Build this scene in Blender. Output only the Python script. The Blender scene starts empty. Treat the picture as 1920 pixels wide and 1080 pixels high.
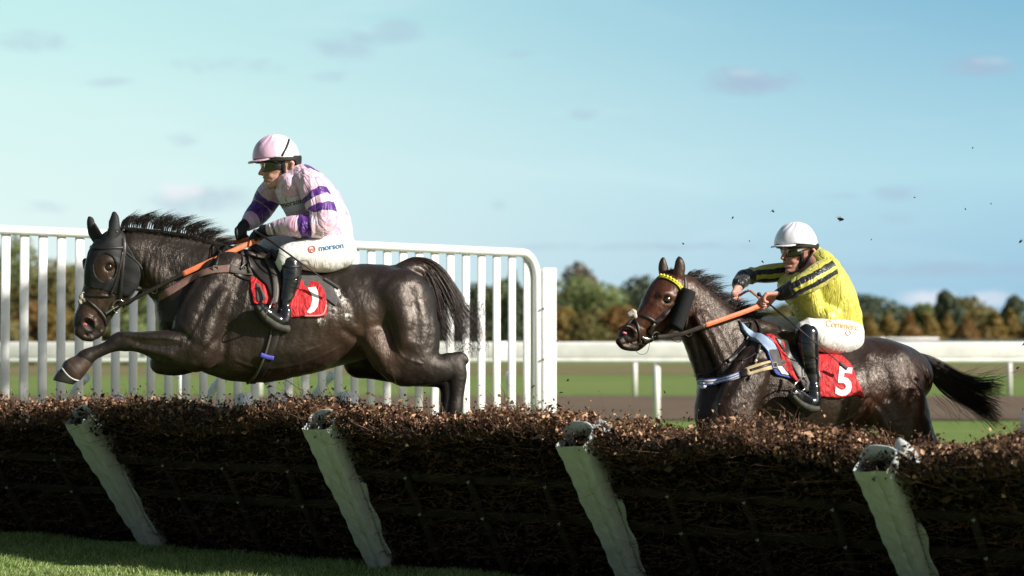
import bpy, bmesh, math, random
import numpy as np
from mathutils import Vector, Matrix
from mathutils.bvhtree import BVHTree

random.seed(7)
RNG = np.random.default_rng(11)
SC = bpy.context.scene
COL = SC.collection

# ------------------------------------------------------------------ camera
FPX = 3840.0          # focal length in pixels of a 1920 px wide picture (72 mm lens)
CAM_H = 1.35
TILT = math.atan(100 / FPX)
cam_data = bpy.data.cameras.new('camera')
cam = bpy.data.objects.new('camera', cam_data)
COL.objects.link(cam)
cam_data.sensor_width = 36
cam_data.lens = 72
cam_data.clip_end = 5000
cam_data.clip_start = 0.2
cam.location = (0, 0, CAM_H)
cam.rotation_euler = (math.pi / 2 + TILT, 0, 0)
cam_data.dof.use_dof = True
cam_data.dof.focus_distance = 12.0
cam_data.dof.aperture_fstop = 2.0
SC.camera = cam
SC.view_settings.view_transform = 'Standard'
SC.view_settings.look = 'None'
SC.view_settings.gamma = 1
SC.view_settings.exposure = 0.55
SC.cycles.max_bounces = 6
SC.cycles.transparent_max_bounces = 6

# ------------------------------------------------------------------ light
SUN = Vector((0.80, -0.38, 0.45)).normalized()
sun_el = math.asin(SUN.z)
sun_az = math.atan2(SUN.x, SUN.y)
sd = bpy.data.lights.new('sun', 'SUN')
sd.energy = 5.0
sd.angle = math.radians(0.5)
sd.color = (1.0, 0.94, 0.86)
sun = bpy.data.objects.new('sun', sd)
COL.objects.link(sun)
sun.rotation_euler = SUN.to_track_quat('Z', 'Y').to_euler()

world = bpy.data.worlds.new("World")
SC.world = world
world.use_nodes = True


class NT:
    """small helper for writing node trees"""
    def __init__(self, tree):
        self.t = tree
        self.n = tree.nodes
        self.l = tree.links

    def new(self, typ, **kw):
        nd = self.n.new(typ)
        for k, v in kw.items():
            setattr(nd, k, v)
        return nd

    def link(self, a, b):
        self.l.new(a, b)

    def setin(self, sock, v):
        if isinstance(v, bpy.types.NodeSocket):
            self.l.new(v, sock)
        else:
            sock.default_value = v

    def math(self, op, a, b=0.0, c=0.0, clamp=False):
        nd = self.new('ShaderNodeMath', operation=op, use_clamp=clamp)
        for i, v in enumerate((a, b, c)):
            self.setin(nd.inputs[i], v)
        return nd.outputs[0]

    def mix(self, fac, a, b, blend='MIX'):
        nd = self.new('ShaderNodeMix', data_type='RGBA', blend_type=blend)
        self.setin(nd.inputs[0], fac)
        self.setin(nd.inputs[6], col4(a) if not isinstance(a, bpy.types.NodeSocket) else a)
        self.setin(nd.inputs[7], col4(b) if not isinstance(b, bpy.types.NodeSocket) else b)
        return nd.outputs[2]

    def ramp(self, fac, stops, interp='LINEAR'):
        nd = self.new('ShaderNodeValToRGB')
        cr = nd.color_ramp
        cr.interpolation = interp
        while len(cr.elements) < len(stops):
            cr.elements.new(0.5)
        for e, (p, c) in zip(cr.elements, stops):
            e.position = p
            e.color = col4(c)
        self.setin(nd.inputs[0], fac)
        return nd.outputs[0]

    def noise(self, vec, scale, detail=4, rough=0.55, dist=0.0):
        nd = self.new('ShaderNodeTexNoise')
        if vec is not None:
            self.link(vec, nd.inputs['Vector'])
        nd.inputs['Scale'].default_value = scale
        nd.inputs['Detail'].default_value = detail
        nd.inputs['Roughness'].default_value = rough
        nd.inputs['Distortion'].default_value = dist
        return nd.outputs['Fac']

    def smooth(self, x, lo, hi, a=0.0, b=1.0):
        nd = self.new('ShaderNodeMapRange', interpolation_type='SMOOTHSTEP')
        self.setin(nd.inputs[0], x)
        for i, v in enumerate((lo, hi, a, b)):
            nd.inputs[i + 1].default_value = v
        return nd.outputs[0]

    def mapping(self, vec, scale=(1, 1, 1), rot=(0, 0, 0), loc=(0, 0, 0)):
        nd = self.new('ShaderNodeMapping')
        self.link(vec, nd.inputs[0])
        nd.inputs['Location'].default_value = loc
        nd.inputs['Rotation'].default_value = rot
        nd.inputs['Scale'].default_value = scale
        return nd.outputs[0]

    def bump(self, h, strength=0.3, dist=0.01, normal=None):
        nd = self.new('ShaderNodeBump')
        nd.inputs['Strength'].default_value = strength
        nd.inputs['Distance'].default_value = dist
        self.link(h, nd.inputs['Height'])
        if normal is not None:
            self.link(normal, nd.inputs['Normal'])
        return nd.outputs[0]

    def attr(self, name):
        return self.new('ShaderNodeAttribute', attribute_name=name).outputs['Fac']


def col4(c):
    if isinstance(c, (int, float)):
        return (c, c, c, 1)
    return tuple(c) if len(c) == 4 else (c[0], c[1], c[2], 1)


def build_world():
    w = NT(world.node_tree)
    w.n.clear()
    out = w.new('ShaderNodeOutputWorld')
    bg = w.new('ShaderNodeBackground')
    bg.inputs['Strength'].default_value = 0.05
    sky = w.new('ShaderNodeTexSky', sky_type='NISHITA')
    sky.sun_disc = False
    sky.sun_elevation = sun_el
    sky.sun_rotation = sun_az
    sky.altitude = 0
    sky.air_density = 1.2
    sky.dust_density = 1.6
    sky.ozone_density = 1.5
    tc = w.new('ShaderNodeTexCoord').outputs['Generated']
    sep = w.new('ShaderNodeSeparateXYZ')
    w.link(tc, sep.inputs[0])
    X, Y, Z = sep.outputs
    # the autumn sky of the photograph: pale milky cyan to the left, clear blue to the right
    lr = w.smooth(X, -0.30, 0.34)
    low = w.smooth(Z, 0.0, 0.22)
    left = w.ramp(low, [(0, (11.4, 13.4, 13.2)), (0.55, (9.4, 13.0, 12.6)), (1, (7.0, 11.7, 11.9))])
    right = w.ramp(low, [(0, (4.4, 7.8, 10.6)), (0.3, (5.9, 9.9, 11.6)), (1, (2.2, 5.9, 9.0))])
    grad = w.mix(lr, left, right)
    # overhead and behind the camera it is the plain clear sky
    up = w.smooth(Z, 0.20, 0.55, 1.0, 0.0)
    fwd = w.smooth(Y, 0.0, 0.75)
    col = w.mix(w.math('MULTIPLY', w.math('MULTIPLY', up, fwd), 0.95), sky.outputs[0], grad)
    # wispy variation
    v = w.mapping(tc, scale=(3, 3, 14))
    n1 = w.noise(v, 2.0, 5, 0.6, 0.3)
    col = w.mix(w.smooth(n1, 0.5, 0.8, 0, 0.22), col, (11.5, 13.2, 13.8))
    # small drifting clouds, in directions seen to the north (over the far trees)
    ysafe = w.math('MAXIMUM', Y, 0.15)
    px = w.math('DIVIDE', X, ysafe)
    pz = w.math('DIVIDE', Z, ysafe)
    nz = w.noise(w.mapping(tc, scale=(1, 1, 2.4)), 30, 7, 0.68, .5)
    nz2 = w.noise(w.mapping(tc, scale=(1, 1, 1.6)), 14, 3, 0.5)
    nn = w.math('ADD', w.math('MULTIPLY', nz, 1.5), w.math('MULTIPLY', nz2, 1.2))
    nn = w.math('SUBTRACT', nn, 1.42)

    def cloud(cx, cy, rx, ry, amount, c, tone):
        ax = (cx - 960) / FPX
        az = (640 - cy) / FPX
        dx = w.math('DIVIDE', w.math('SUBTRACT', px, ax), rx / FPX)
        dz = w.math('DIVIDE', w.math('SUBTRACT', pz, az), ry / FPX)
        d = w.math('ADD', w.math('MULTIPLY', dx, dx), w.math('MULTIPLY', dz, dz))
        m = w.math('SUBTRACT', 1.0, d)
        m = w.math('ADD', m, w.math('MULTIPLY', nn, 1.6))
        m = w.smooth(m, 0.25, 1.35, 0, amount)
        front = w.smooth(Y, 0.2, 0.5)
        m = w.math('MULTIPLY', m, front)
        return w.mix(m, c, tone)
    violet = (5.5, 6.9, 9.0)
    for cx, cy, rx, ry, am in ((1400, 148, 120, 38, .75), (1850, 122, 130, 34, .75), (1705, 355, 105, 32, .65),
                               (1570, 368, 70, 13, .55), (440, 122, 150, 26, .55), (645, 85, 90, 40, .5), (615, 145, 60, 20, .5),
                               (350, 258, 60, 26, .55), (50, 75, 130, 34, .5), (200, 152, 90, 18, .4), (985, 100, 70, 18, .35),
                               (930, 383, 32, 20, .5), (1080, 212, 50, 17, .4), (400, 375, 190, 40, .5), (60, 390, 120, 24, .45),
                               (1680, 410, 60, 18, .4), (1200, 462, 320, 13, .45), (1760, 505, 360, 22, .5), (740, 60, 60, 30, .35)):
        col = cloud(cx, cy, rx, ry, am, col, violet)
    for cx, cy, rx, ry, am in ((335, 352, 62, 34, .85), (1740, 560, 90, 22, .6), (1860, 562, 80, 26, .6), (1870, 112, 60, 14, .25), (1400, 135, 50, 12, .25)):
        col = cloud(cx, cy, rx, ry, am, col, (13.0, 12.5, 13.2))
    w.link(col, bg.inputs['Color'])
    w.link(bg.outputs[0], out.inputs[0])


build_world()

# ------------------------------------------------------------------ camera rays
CT, ST = math.cos(TILT), math.sin(TILT)


def ray(px, py):
    x, y = (px - 960) / FPX, -(py - 540) / FPX
    return Vector((x, CT - y * ST, ST + y * CT))


def at(px, py, Y):
    d = ray(px, py)
    t = Y / d.y
    return Vector((d.x * t, Y, CAM_H + d.z * t))


def gnd(px, py, z=0.0):
    d = ray(px, py)
    t = (z - CAM_H) / d.z
    return Vector((d.x * t, d.y * t, z))


# ------------------------------------------------------------------ objects
def tag(o, label=None, cat=None, group=None, kind=None):
    if label: o['label'] = label
    if cat: o['category'] = cat
    if group: o['group'] = group
    if kind: o['kind'] = kind
    return o


def empty(name, loc=(0, 0, 0), rz=0.0):
    o = bpy.data.objects.new(name, None)
    o.empty_display_size = 0.1
    COL.objects.link(o)
    o.location = loc
    o.rotation_euler = (0, 0, rz)
    return o


def mobj(name, verts, faces, mat=None, parent=None, smooth=False, attrs=None, world_coords=False):
    me = bpy.data.meshes.new(name)
    if isinstance(verts, np.ndarray) and isinstance(faces, np.ndarray):
        nv, nf, k = len(verts), len(faces), faces.shape[1]
        me.vertices.add(nv)
        me.vertices.foreach_set('co', np.ascontiguousarray(verts, dtype=np.float32).ravel())
        me.loops.add(nf * k)
        me.loops.foreach_set('vertex_index', np.ascontiguousarray(faces, dtype=np.int32).ravel())
        me.polygons.add(nf)
        me.polygons.foreach_set('loop_start', np.arange(0, nf * k, k, dtype=np.int32))
        me.polygons.foreach_set('loop_total', np.full(nf, k, dtype=np.int32))
        me.update(calc_edges=True)
    else:
        me.from_pydata([tuple(v) for v in verts], [], [tuple(f) for f in faces])
    if attrs:
        for k, a in attrs.items():
            at_ = me.attributes.new(k, 'FLOAT', 'POINT')
            at_.data.foreach_set('value', np.ascontiguousarray(a, dtype=np.float32))
    if smooth:
        me.polygons.foreach_set('use_smooth', np.ones(len(me.polygons), dtype=bool))
    me.update()
    me.validate()
    o = bpy.data.objects.new(name, me)
    COL.objects.link(o)
    if mat: me.materials.append(mat)
    if parent:
        o.parent = parent
        if world_coords:
            # verts are in world space: bring them into the parent's space
            M = Matrix.LocRotScale(parent.location, parent.rotation_euler, None).inverted()
            me.transform(M)
    return o


class MB:
    """collects simple solids into one mesh"""
    def __init__(self):
        self.v, self.f = [], []

    def add(self, vs, fs):
        n = len(self.v)
        self.v += [tuple(v) for v in vs]
        self.f += [tuple(i + n for i in f) for f in fs]

    def box(self, c, s, R=None):
        vs = []
        for dx in (-.5, .5):
            for dy in (-.5, .5):
                for dz in (-.5, .5):
                    p = Vector((dx * s[0], dy * s[1], dz * s[2]))
                    if R: p = R @ p
                    vs.append(Vector(c) + p)
        self.add(vs, [(0, 1, 3, 2), (4, 6, 7, 5), (0, 4, 5, 1), (2, 3, 7, 6), (0, 2, 6, 4), (1, 5, 7, 3)])

    def sweep(self, pts, prof, up=None, scale=None, cap=True):
        """prof: list of (a, b) offsets across the path; up: reference normal(s)"""
        n, k = len(pts), len(prof)
        pts = [Vector(p) for p in pts]
        vs, fs = [], []
        for i, p in enumerate(pts):
            t = (pts[min(i + 1, n - 1)] - pts[max(i - 1, 0)])
            if t.length < 1e-9: t = Vector((0, 0, 1))
            t.normalize()
            u = up[i] if isinstance(up, list) else (up if up is not None else Vector((0, 0, 1)))
            u = Vector(u)
            if abs(t.dot(u)) > 0.98: u = Vector((0, 1, 0)) if abs(t.y) < .9 else Vector((1, 0, 0))
            s = t.cross(u).normalized()
            u2 = s.cross(t).normalized()
            sc = scale[i] if scale else 1.0
            for a, b in prof:
                vs.append(p + s * (a * sc) + u2 * (b * sc))
        for i in range(n - 1):
            for j in range(k):
                a, b = i * k + j, i * k + (j + 1) % k
                fs.append((a, b, b + k, a + k))
        if cap:
            fs.append(tuple(range(k - 1, -1, -1)))
            fs.append(tuple(range((n - 1) * k, n * k)))
        self.add(vs, fs)

    def tube(self, pts, r, seg=8, scale=None):
        prof = [(math.cos(2 * math.pi * j / seg) * r, math.sin(2 * math.pi * j / seg) * r) for j in range(seg)]
        self.sweep(pts, prof, scale=scale)

    def build(self, name, mat, parent=None, smooth=False, world_coords=True, bevel=0):
        o = mobj(name, self.v, self.f, mat, parent, smooth, world_coords=world_coords)
        if bevel:
            b = o.modifiers.new('bevel', 'BEVEL')
            b.width = bevel
            b.segments = 2
            b.limit_method = 'ANGLE'
        return o


def flat_prof(w, th):
    return [(-w / 2, -th / 2), (w / 2, -th / 2), (w / 2, th / 2), (-w / 2, th / 2)]


def round_prof(w, h, seg=10, p=2.6):
    out = []
    for j in range(seg):
        a = 2 * math.pi * j / seg
        c, s = math.cos(a), math.sin(a)
        out.append((math.copysign(abs(c) ** (2 / p), c) * w / 2, math.copysign(abs(s) ** (2 / p), s) * h / 2))
    return out


def smooth_path(pts, sub=6):
    """Catmull-Rom through a list of equal-length tuples"""
    P = np.array(pts, dtype=float)
    n = len(P)
    if n < 3:
        return P if n < 2 else np.array([P[0] + (P[1] - P[0]) * t for t in np.linspace(0, 1, sub + 1)])
    out = []
    for i in range(n - 1):
        p0, p1, p2, p3 = P[max(i - 1, 0)], P[i], P[i + 1], P[min(i + 2, n - 1)]
        for t in np.linspace(0, 1, sub, endpoint=False):
            out.append(.5 * ((2 * p1) + (-p0 + p2) * t + (2 * p0 - 5 * p1 + 4 * p2 - p3) * t * t + (-p0 + 3 * p1 - 3 * p2 + p3) * t ** 3))
    out.append(P[-1])
    return np.array(out)


# ------------------------------------------------------------------ materials
def mat(name, color, rough=0.6, spec=0.5, noise=0.0, nscale=8, bump=0.0, bscale=40, metallic=0.0, color2=None,
        sheen=0.0, coat=0.0, sss=0.0, trans=0.0, bdist=0.004):
    m = bpy.data.materials.new(name)
    m.use_nodes = True
    w = NT(m.node_tree)
    b = w.n['Principled BSDF']
    tc = w.new('ShaderNodeTexCoord').outputs['Object']
    base = col4(color)
    if noise or color2:
        c2 = col4(color2) if color2 else tuple(min(1, c * (1 - noise)) for c in color[:3]) + (1,)
        n = w.noise(tc, nscale, 5, 0.6)
        w.link(w.mix(w.smooth(n, .32, .68), base, c2), b.inputs['Base Color'])
    else:
        b.inputs['Base Color'].default_value = base
    b.inputs['Roughness'].default_value = rough
    b.inputs['Specular IOR Level'].default_value = spec
    b.inputs['Metallic'].default_value = metallic
    b.inputs['Sheen Weight'].default_value = sheen
    b.inputs['Coat Weight'].default_value = coat
    if sss:
        b.inputs['Subsurface Weight'].default_value = sss
        b.inputs['Subsurface Radius'].default_value = (.012, .004, .002)
        b.inputs['Subsurface Scale'].default_value = 1.0
    if bump:
        h = w.noise(tc, bscale, 4, 0.6)
        w.link(w.bump(h, bump, bdist), b.inputs['Normal'])
    return m


def foliage_mat(name, c1, c2, c3=None, transl=0.35, rough=.6):
    """leaf material: colour varies from leaf to leaf (random per island)"""
    m = bpy.data.materials.new(name)
    m.use_nodes = True
    w = NT(m.node_tree)
    b = w.n['Principled BSDF']
    geo = w.new('ShaderNodeNewGeometry').outputs['Random Per Island']
    stops = [(0, c1), (1, c2)] if c3 is None else [(0, c1), (.55, c2), (1, c3)]
    c = w.ramp(geo, stops)
    w.link(c, b.inputs['Base Color'])
    b.inputs['Roughness'].default_value = rough
    b.inputs['Specular IOR Level'].default_value = .25
    tr = w.new('ShaderNodeBsdfTranslucent')
    w.link(c, tr.inputs[0])
    mx = w.new('ShaderNodeMixShader')
    mx.inputs[0].default_value = transl
    w.link(b.outputs[0], mx.inputs[1])
    w.link(tr.outputs[0], mx.inputs[2])
    w.link(mx.outputs[0], w.n['Material Output'].inputs[0])
    return m


M_WHITE = mat('white_plastic', (.87, .87, .85), .38, .5, noise=.06, nscale=5, bump=.05, bscale=30)
M_RAILW = mat('white_rail', (.87, .87, .84), .5, .4, noise=.16, nscale=3)
M_PAD = None


def pad_material():
    m = bpy.data.materials.new('padded_cover')
    m.use_nodes = True
    w = NT(m.node_tree)
    b = w.n['Principled BSDF']
    tc = w.new('ShaderNodeTexCoord').outputs['Object']
    n = w.noise(tc, 9, 6, .65)
    sc_ = w.noise(w.mapping(tc, scale=(30, 30, 7)), 3, 5, .7)
    c = w.mix(w.smooth(n, .45, .8, 0, .55), (.50, .54, .52), (.34, .35, .30))
    c = w.mix(w.smooth(sc_, .58, .72, 0, .8), c, (.20, .17, .12))
    w.link(c, b.inputs['Base Color'])
    b.inputs['Roughness'].default_value = .6
    wr = w.noise(w.mapping(tc, scale=(1, 1, .5)), 16, 4, .6, 1.4)
    w.link(w.bump(wr, .5, .02), b.inputs['Normal'])
    return m


M_PAD = pad_material()
M_WOOD = mat('weathered_stake_wood', (.032, .026, .019), .8, .2, noise=.5, nscale=14, bump=.4, bscale=40)
M_GALV = mat('galvanised_bolt', (.22, .24, .26), .5, .5, metallic=1)
M_TWIG = mat('birch_twig', (.17, .095, .06), .75, .3, noise=.4, nscale=30)
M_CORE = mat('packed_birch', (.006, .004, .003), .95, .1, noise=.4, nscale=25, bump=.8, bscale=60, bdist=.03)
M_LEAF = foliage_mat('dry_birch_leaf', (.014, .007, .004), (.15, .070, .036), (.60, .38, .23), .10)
M_LEAFD = foliage_mat('shaded_birch_leaf', (.004, .003, .002), (.014, .009, .006), (.085, .055, .032), .06)  # face leaves near black: the hurdle's shade is painted into them
M_GRASSB = foliage_mat('grass_blade', (.11, .20, .04), (.23, .33, .09), (.50, .52, .26), .3)


# ------------------------------------------------------------------ ground
def ground_mat(name, c1, c2, c3, stripes=False, s1=3.0, bump=.4):
    m = bpy.data.materials.new(name)
    m.use_nodes = True
    w = NT(m.node_tree)
    b = w.n['Principled BSDF']
    tc = w.new('ShaderNodeTexCoord').outputs['Object']
    n = w.noise(tc, s1, 8, .7)
    n2 = w.noise(tc, .12, 5, .6)
    c = w.mix(w.smooth(n, .35, .68), c1, c2)
    c = w.mix(w.smooth(n2, .45, .65, 0, .55), c, c3)
    if stripes:
        st = w.noise(w.mapping(tc, scale=(.02, .35, 1)), 1.0, 3, .5)
        c = w.mix(w.smooth(st, .42, .6, 0, .5), c, c3)
    w.link(c, b.inputs['Base Color'])
    b.inputs['Roughness'].default_value = .9
    b.inputs['Specular IOR Level'].default_value = .15
    w.link(w.bump(w.noise(tc, 25, 6, .7), bump, .03), b.inputs['Normal'])
    return m


M_TURF = ground_mat('turf', (.115, .185, .035), (.165, .235, .055), (.20, .235, .075), True)
M_DIRT = ground_mat('track_dirt', (.135, .094, .062), (.175, .128, .086), (.10, .070, .046))
M_TAN = ground_mat('dry_verge', (.20, .16, .08), (.16, .15, .05), (.24, .19, .11))


def sheet(name, x0, x1, y0, y1, z, m):
    o = mobj(name, [(x0, y0, z), (x1, y0, z), (x1, y1, z), (x0, y1, z)], [(0, 1, 2, 3)], m)
    return tag(o, kind='structure')


sheet('ground', -1500, 1500, -60, 3000, 0, M_TURF)
sheet('dirt_track', -400, 400, 34.8, 50.3, 0.012, M_DIRT)
sheet('dry_verge', -400, 400, 82, 118, 0.012, M_TAN)


def grass_blades(name, region, n, h0, h1, wd, material, seed=1):
    rng = np.random.default_rng(seed)
    x0, x1, y0, y1 = region
    x = rng.uniform(x0, x1, n)
    y = rng.uniform(y0, y1, n)
    h = rng.uniform(h0, h1, n) * (0.7 + .5 * np.sin(x * 5.3) * np.sin(y * 4.1 + 1))
    a = rng.uniform(0, 2 * np.pi, n)
    le = rng.uniform(.2, .9, n) * h
    la = rng.uniform(0, 2 * np.pi, n)
    dx, dy = np.cos(a) * wd / 2, np.sin(a) * wd / 2
    lx, ly = np.cos(la) * le, np.sin(la) * le
    V = np.empty((n, 5, 3))
    V[:, 0] = np.stack([x - dx, y - dy, x * 0 - .005], 1)
    V[:, 1] = np.stack([x + dx, y + dy, x * 0 - .005], 1)
    V[:, 2] = np.stack([x + dx * .8 + lx * .35, y + dy * .8 + ly * .35, h * .6], 1)
    V[:, 3] = np.stack([x - dx * .8 + lx * .35, y - dy * .8 + ly * .35, h * .6], 1)
    V[:, 4] = np.stack([x + lx, y + ly, h], 1)
    base = np.arange(n)[:, None] * 5
    F = np.concatenate([base + np.array([[0, 1, 2]]), base + np.array([[0, 2, 3]]), base + np.array([[3, 2, 4]])])
    o = mobj(name, V.reshape(-1, 3), F, material)
    return tag(o, kind='stuff')


tag(grass_blades('grass', (-4.2, .6, 10.6, 15.4), 110000, .02, .055, .006, M_GRASSB),
    'short mown green grass along the foot of the hurdles', 'grass')
tag(grass_blades('grass', (-6, 8, 15.4, 24), 60000, .03, .07, .012, M_GRASSB, 3),
    'green turf beyond the hurdles before the running rail', 'grass')


# ------------------------------------------------------------------ running rails
def running_rail(Y, x0, x1, top, height, posts, label, group, zc=None):
    e = empty('running_rail', (0, Y, 0))
    tag(e, label, 'rail', group)
    mb = MB()
    mb.sweep([Vector((x0, Y, top - height / 2)), Vector((x1, Y, top - height / 2))], round_prof(.09, height, 14, 3.2))
    r = mb.build('rail', M_RAILW, e, True)
    lip = MB()
    lip.sweep([Vector((x0, Y - .02, top - height - .03)), Vector((x1, Y - .02, top - height - .03))], round_prof(.08, .07, 10))
    lip.build('lower_rail', M_RAILW, e, True)
    x, js = x0 + 1.3, None
    while x < x1:
        if abs(x / Y) < .27:
            if js is None:
                jn = MB()
                jn.sweep([Vector((-.11, 0, 0)), Vector((.11, 0, 0))], round_prof(.100, height + .012, 14, 3.2))
                js = jn.build('joint_sleeve', M_RAILW, e, True, world_coords=False)
                j = js
            else:
                j = js.copy()
                COL.objects.link(j)
                j.parent = e
            j.location = (x, 0, top - height / 2)
        x += 5.85
    for x in posts:
        p = MB()
        p.tube([Vector((x, Y + .06, -.02)), Vector((x, Y + .06, top - height * .6))], .062, 14)
        p.build('post', M_RAILW, e, True)
    return e


XA = (1231 - 960) / FPX * 34.0
running_rail(34.0, -60, 70, 1.345, .285, [XA + 7.9 * k for k in (-6, -5, -4, -3, -2, -1, 0, 1, 2, 3)],
             'broad white plastic running rail along the near edge of the dirt track', 'white running rails')
XB = (1190 - 960) / FPX * 51.0
SB = (1893 - 1190) / FPX * 51.0
running_rail(51.0, -80, 100, 1.33, .30, [XB + SB * k for k in (-5, -4, -3, -2, -1, 0, 1, 2)],
             'white running rail along the far edge of the dirt track, with slender posts', 'white running rails')
running_rail(74.0, 12, 120, 1.42, .30, [14 + 8 * k for k in range(12)],
             'third white running rail on the far course, visible above the others at right', 'white running rails')
running_rail(96.0, 16.0, 20.0, 1.52, .22, [16.3, 19.6],
             'short distant white rail section just above the rump of the bay horse', 'white running rails')


# ------------------------------------------------------------------ trees
def blob_leaves(cx, cy, cz, lobes, n, size, rng):
    """leaf quads scattered over the surface and volume of the lobes"""
    L = np.array(lobes)
    wts = (L[:, 3] * L[:, 5]) ** 1.0
    idx = rng.choice(len(L), n, p=wts / wts.sum())
    d = rng.normal(size=(n, 3))
    d /= np.linalg.norm(d, axis=1)[:, None]
    rad = 1 - np.abs(rng.normal(0, .16, n))
    p = L[idx, :3] + d * L[idx, 3:6] * rad[:, None]
    p += np.array([cx, cy, cz])
    nrm = d + rng.normal(0, .6, (n, 3))
    nrm /= np.linalg.norm(nrm, axis=1)[:, None]
    t = np.cross(nrm, rng.normal(size=(n, 3)))
    t /= np.linalg.norm(t, axis=1)[:, None]
    b = np.cross(nrm, t)
    s = size * rng.uniform(.5, 1.3, n)[:, None]
    V = np.stack([p - t * s, p - b * s * .6, p + t * s, p + b * s * .6], 1).reshape(-1, 3)
    F = (np.arange(n)[:, None] * 4 + np.arange(4)[None]).astype(int)
    return V, F


M_BARK = mat('bark', (.10, .075, .05), .9, .2, noise=.5, nscale=3)
TREE_MATS = {
    'green': foliage_mat('leaves_green', (.14, .185, .065), (.20, .24, .09), (.25, .27, .12)),
    'dark': foliage_mat('leaves_dark', (.08, .11, .072), (.11, .14, .088), (.14, .16, .09)),
    'gold': foliage_mat('leaves_gold', (.20, .155, .045), (.26, .185, .05), (.29, .19, .055)),
    'rust': foliage_mat('leaves_rust', (.21, .12, .045), (.27, .15, .055), (.24, .165, .055)),
    'grey': foliage_mat('leaves_bare', (.20, .175, .14), (.25, .21, .17), (.18, .18, .11)),
    'red': foliage_mat('leaves_red', (.14, .05, .025), (.18, .08, .04), (.12, .06, .03)),
    'mix': foliage_mat('leaves_turning', (.14, .15, .055), (.20, .18, .065), (.24, .17, .06)),
}


def tree(pxc, pytop, pxw, Y, kind, label, shape='round', group='trees beyond the racecourse', n=2600, name='broadleaf_tree', cat='tree', seed=None):
    rng = np.random.default_rng(seed if seed is not None else int(pxc * 7 + pytop))
    base = at(pxc, 640, Y)
    H = at(pxc, pytop, Y).z
    W = pxw / FPX * Y
    e = empty(name, (base.x, Y, 0))
    tag(e, label, cat, group)
    lobes = []
    if shape == 'cone':
        for i in range(9):
            t = i / 8
            zz = H * (.10 + .84 * t)
            w = W / 2 * 1.12 * (1.0 - .12 * t if t < .5 else max(.2, 1.15 - 1.0 * (t ** 1.6)))
            lobes.append((rng.normal(0, .05 * W), rng.normal(0, .05 * W), zz, w, w, H * .14))
    else:
        k = 16
        for i in range(k):
            a = rng.uniform(0, 2 * np.pi)
            t = (i + .5) / k
            zz = H * (.10 + .76 * t)
            prof = math.sqrt(max(0.03, 1 - ((t - .30) / .74) ** 2))
            rr = W / 2 * prof * rng.uniform(.25, .72)
            s = W * rng.uniform(.22, .33) * (.7 + .5 * prof)
            lobes.append((rr * math.cos(a), rr * math.sin(a), zz, s, s, min(s * .85, H * .16)))
        lobes.append((0, 0, H * .42, W * .42, W * .42, H * .36))
        lobes.append((rng.normal(0, W * .05), 0, H * .86, W * .2, W * .2, H * .13))
    size = max(.16, Y * .0013)
    V, F = blob_leaves(0, 0, 0, lobes, n, size, rng)
    V[:, 2] = np.maximum(V[:, 2], .1)
    mobj('crown', V, F, TREE_MATS[kind], e)
    t = MB()
    r0 = W * .035 + .05
    t.tube([Vector((0, 0, -.1)), Vector((.02 * W, 0, H * .3)), Vector((-.01 * W, .01 * W, H * .6)), Vector((.01 * W, 0, H * .85))], r0, 8, scale=[1.3, 1, .6, .2])
    for i in range(5):
        a = i * 1.9 + rng.uniform(0, 1)
        z0 = H * rng.uniform(.25, .55)
        t.tube([Vector((0, 0, z0)), Vector((math.cos(a) * W * .17, math.sin(a) * W * .17, z0 + H * .12)),
                Vector((math.cos(a) * W * .32, math.sin(a) * W * .32, z0 + H * .25))], r0 * .5, 6, scale=[1, .7, .25])
    t.build('trunk', M_BARK, e, True, world_coords=False)
    return e


# far right, the row of clipped golden cones and the dark wood behind
cone_px = [(1598, 598, 52), (1628, 594, 50), (1665, 592, 62), (1702, 590, 55), (1738, 592, 60), (1775, 594, 54), (1812, 596, 58), (1860, 590, 74), (1895, 588, 52), (1940, 592, 60), (1985, 594, 60)]
cone_lb = ['rounded golden hedge tree just behind the back of the yellow rider', 'second golden cone tree right of the yellow rider, partly merged with its neighbour',
           'golden olive cone tree, third right of the yellow rider', 'rusty golden cone tree right of the olive one', 'olive gold cone tree in the middle of the clipped row',
           'golden cone tree leaning on the middle one of the clipped row', 'golden brown cone tree left of the widest one', 'widest golden cone tree of the clipped row at right',
           'narrow golden cone tree at the right edge of the row', 'golden cone tree cut by the right picture edge', 'golden cone tree just outside the right picture edge']
for i, ((x, y, w_), lb) in enumerate(zip(cone_px, cone_lb)):
    tree(x, y, w_, 150 + (i % 3) * 4, 'gold' if i % 3 else 'rust', lb, 'cone', 'clipped golden trees in a row', 4200, 'clipped_cone_tree', 'tree')
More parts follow.
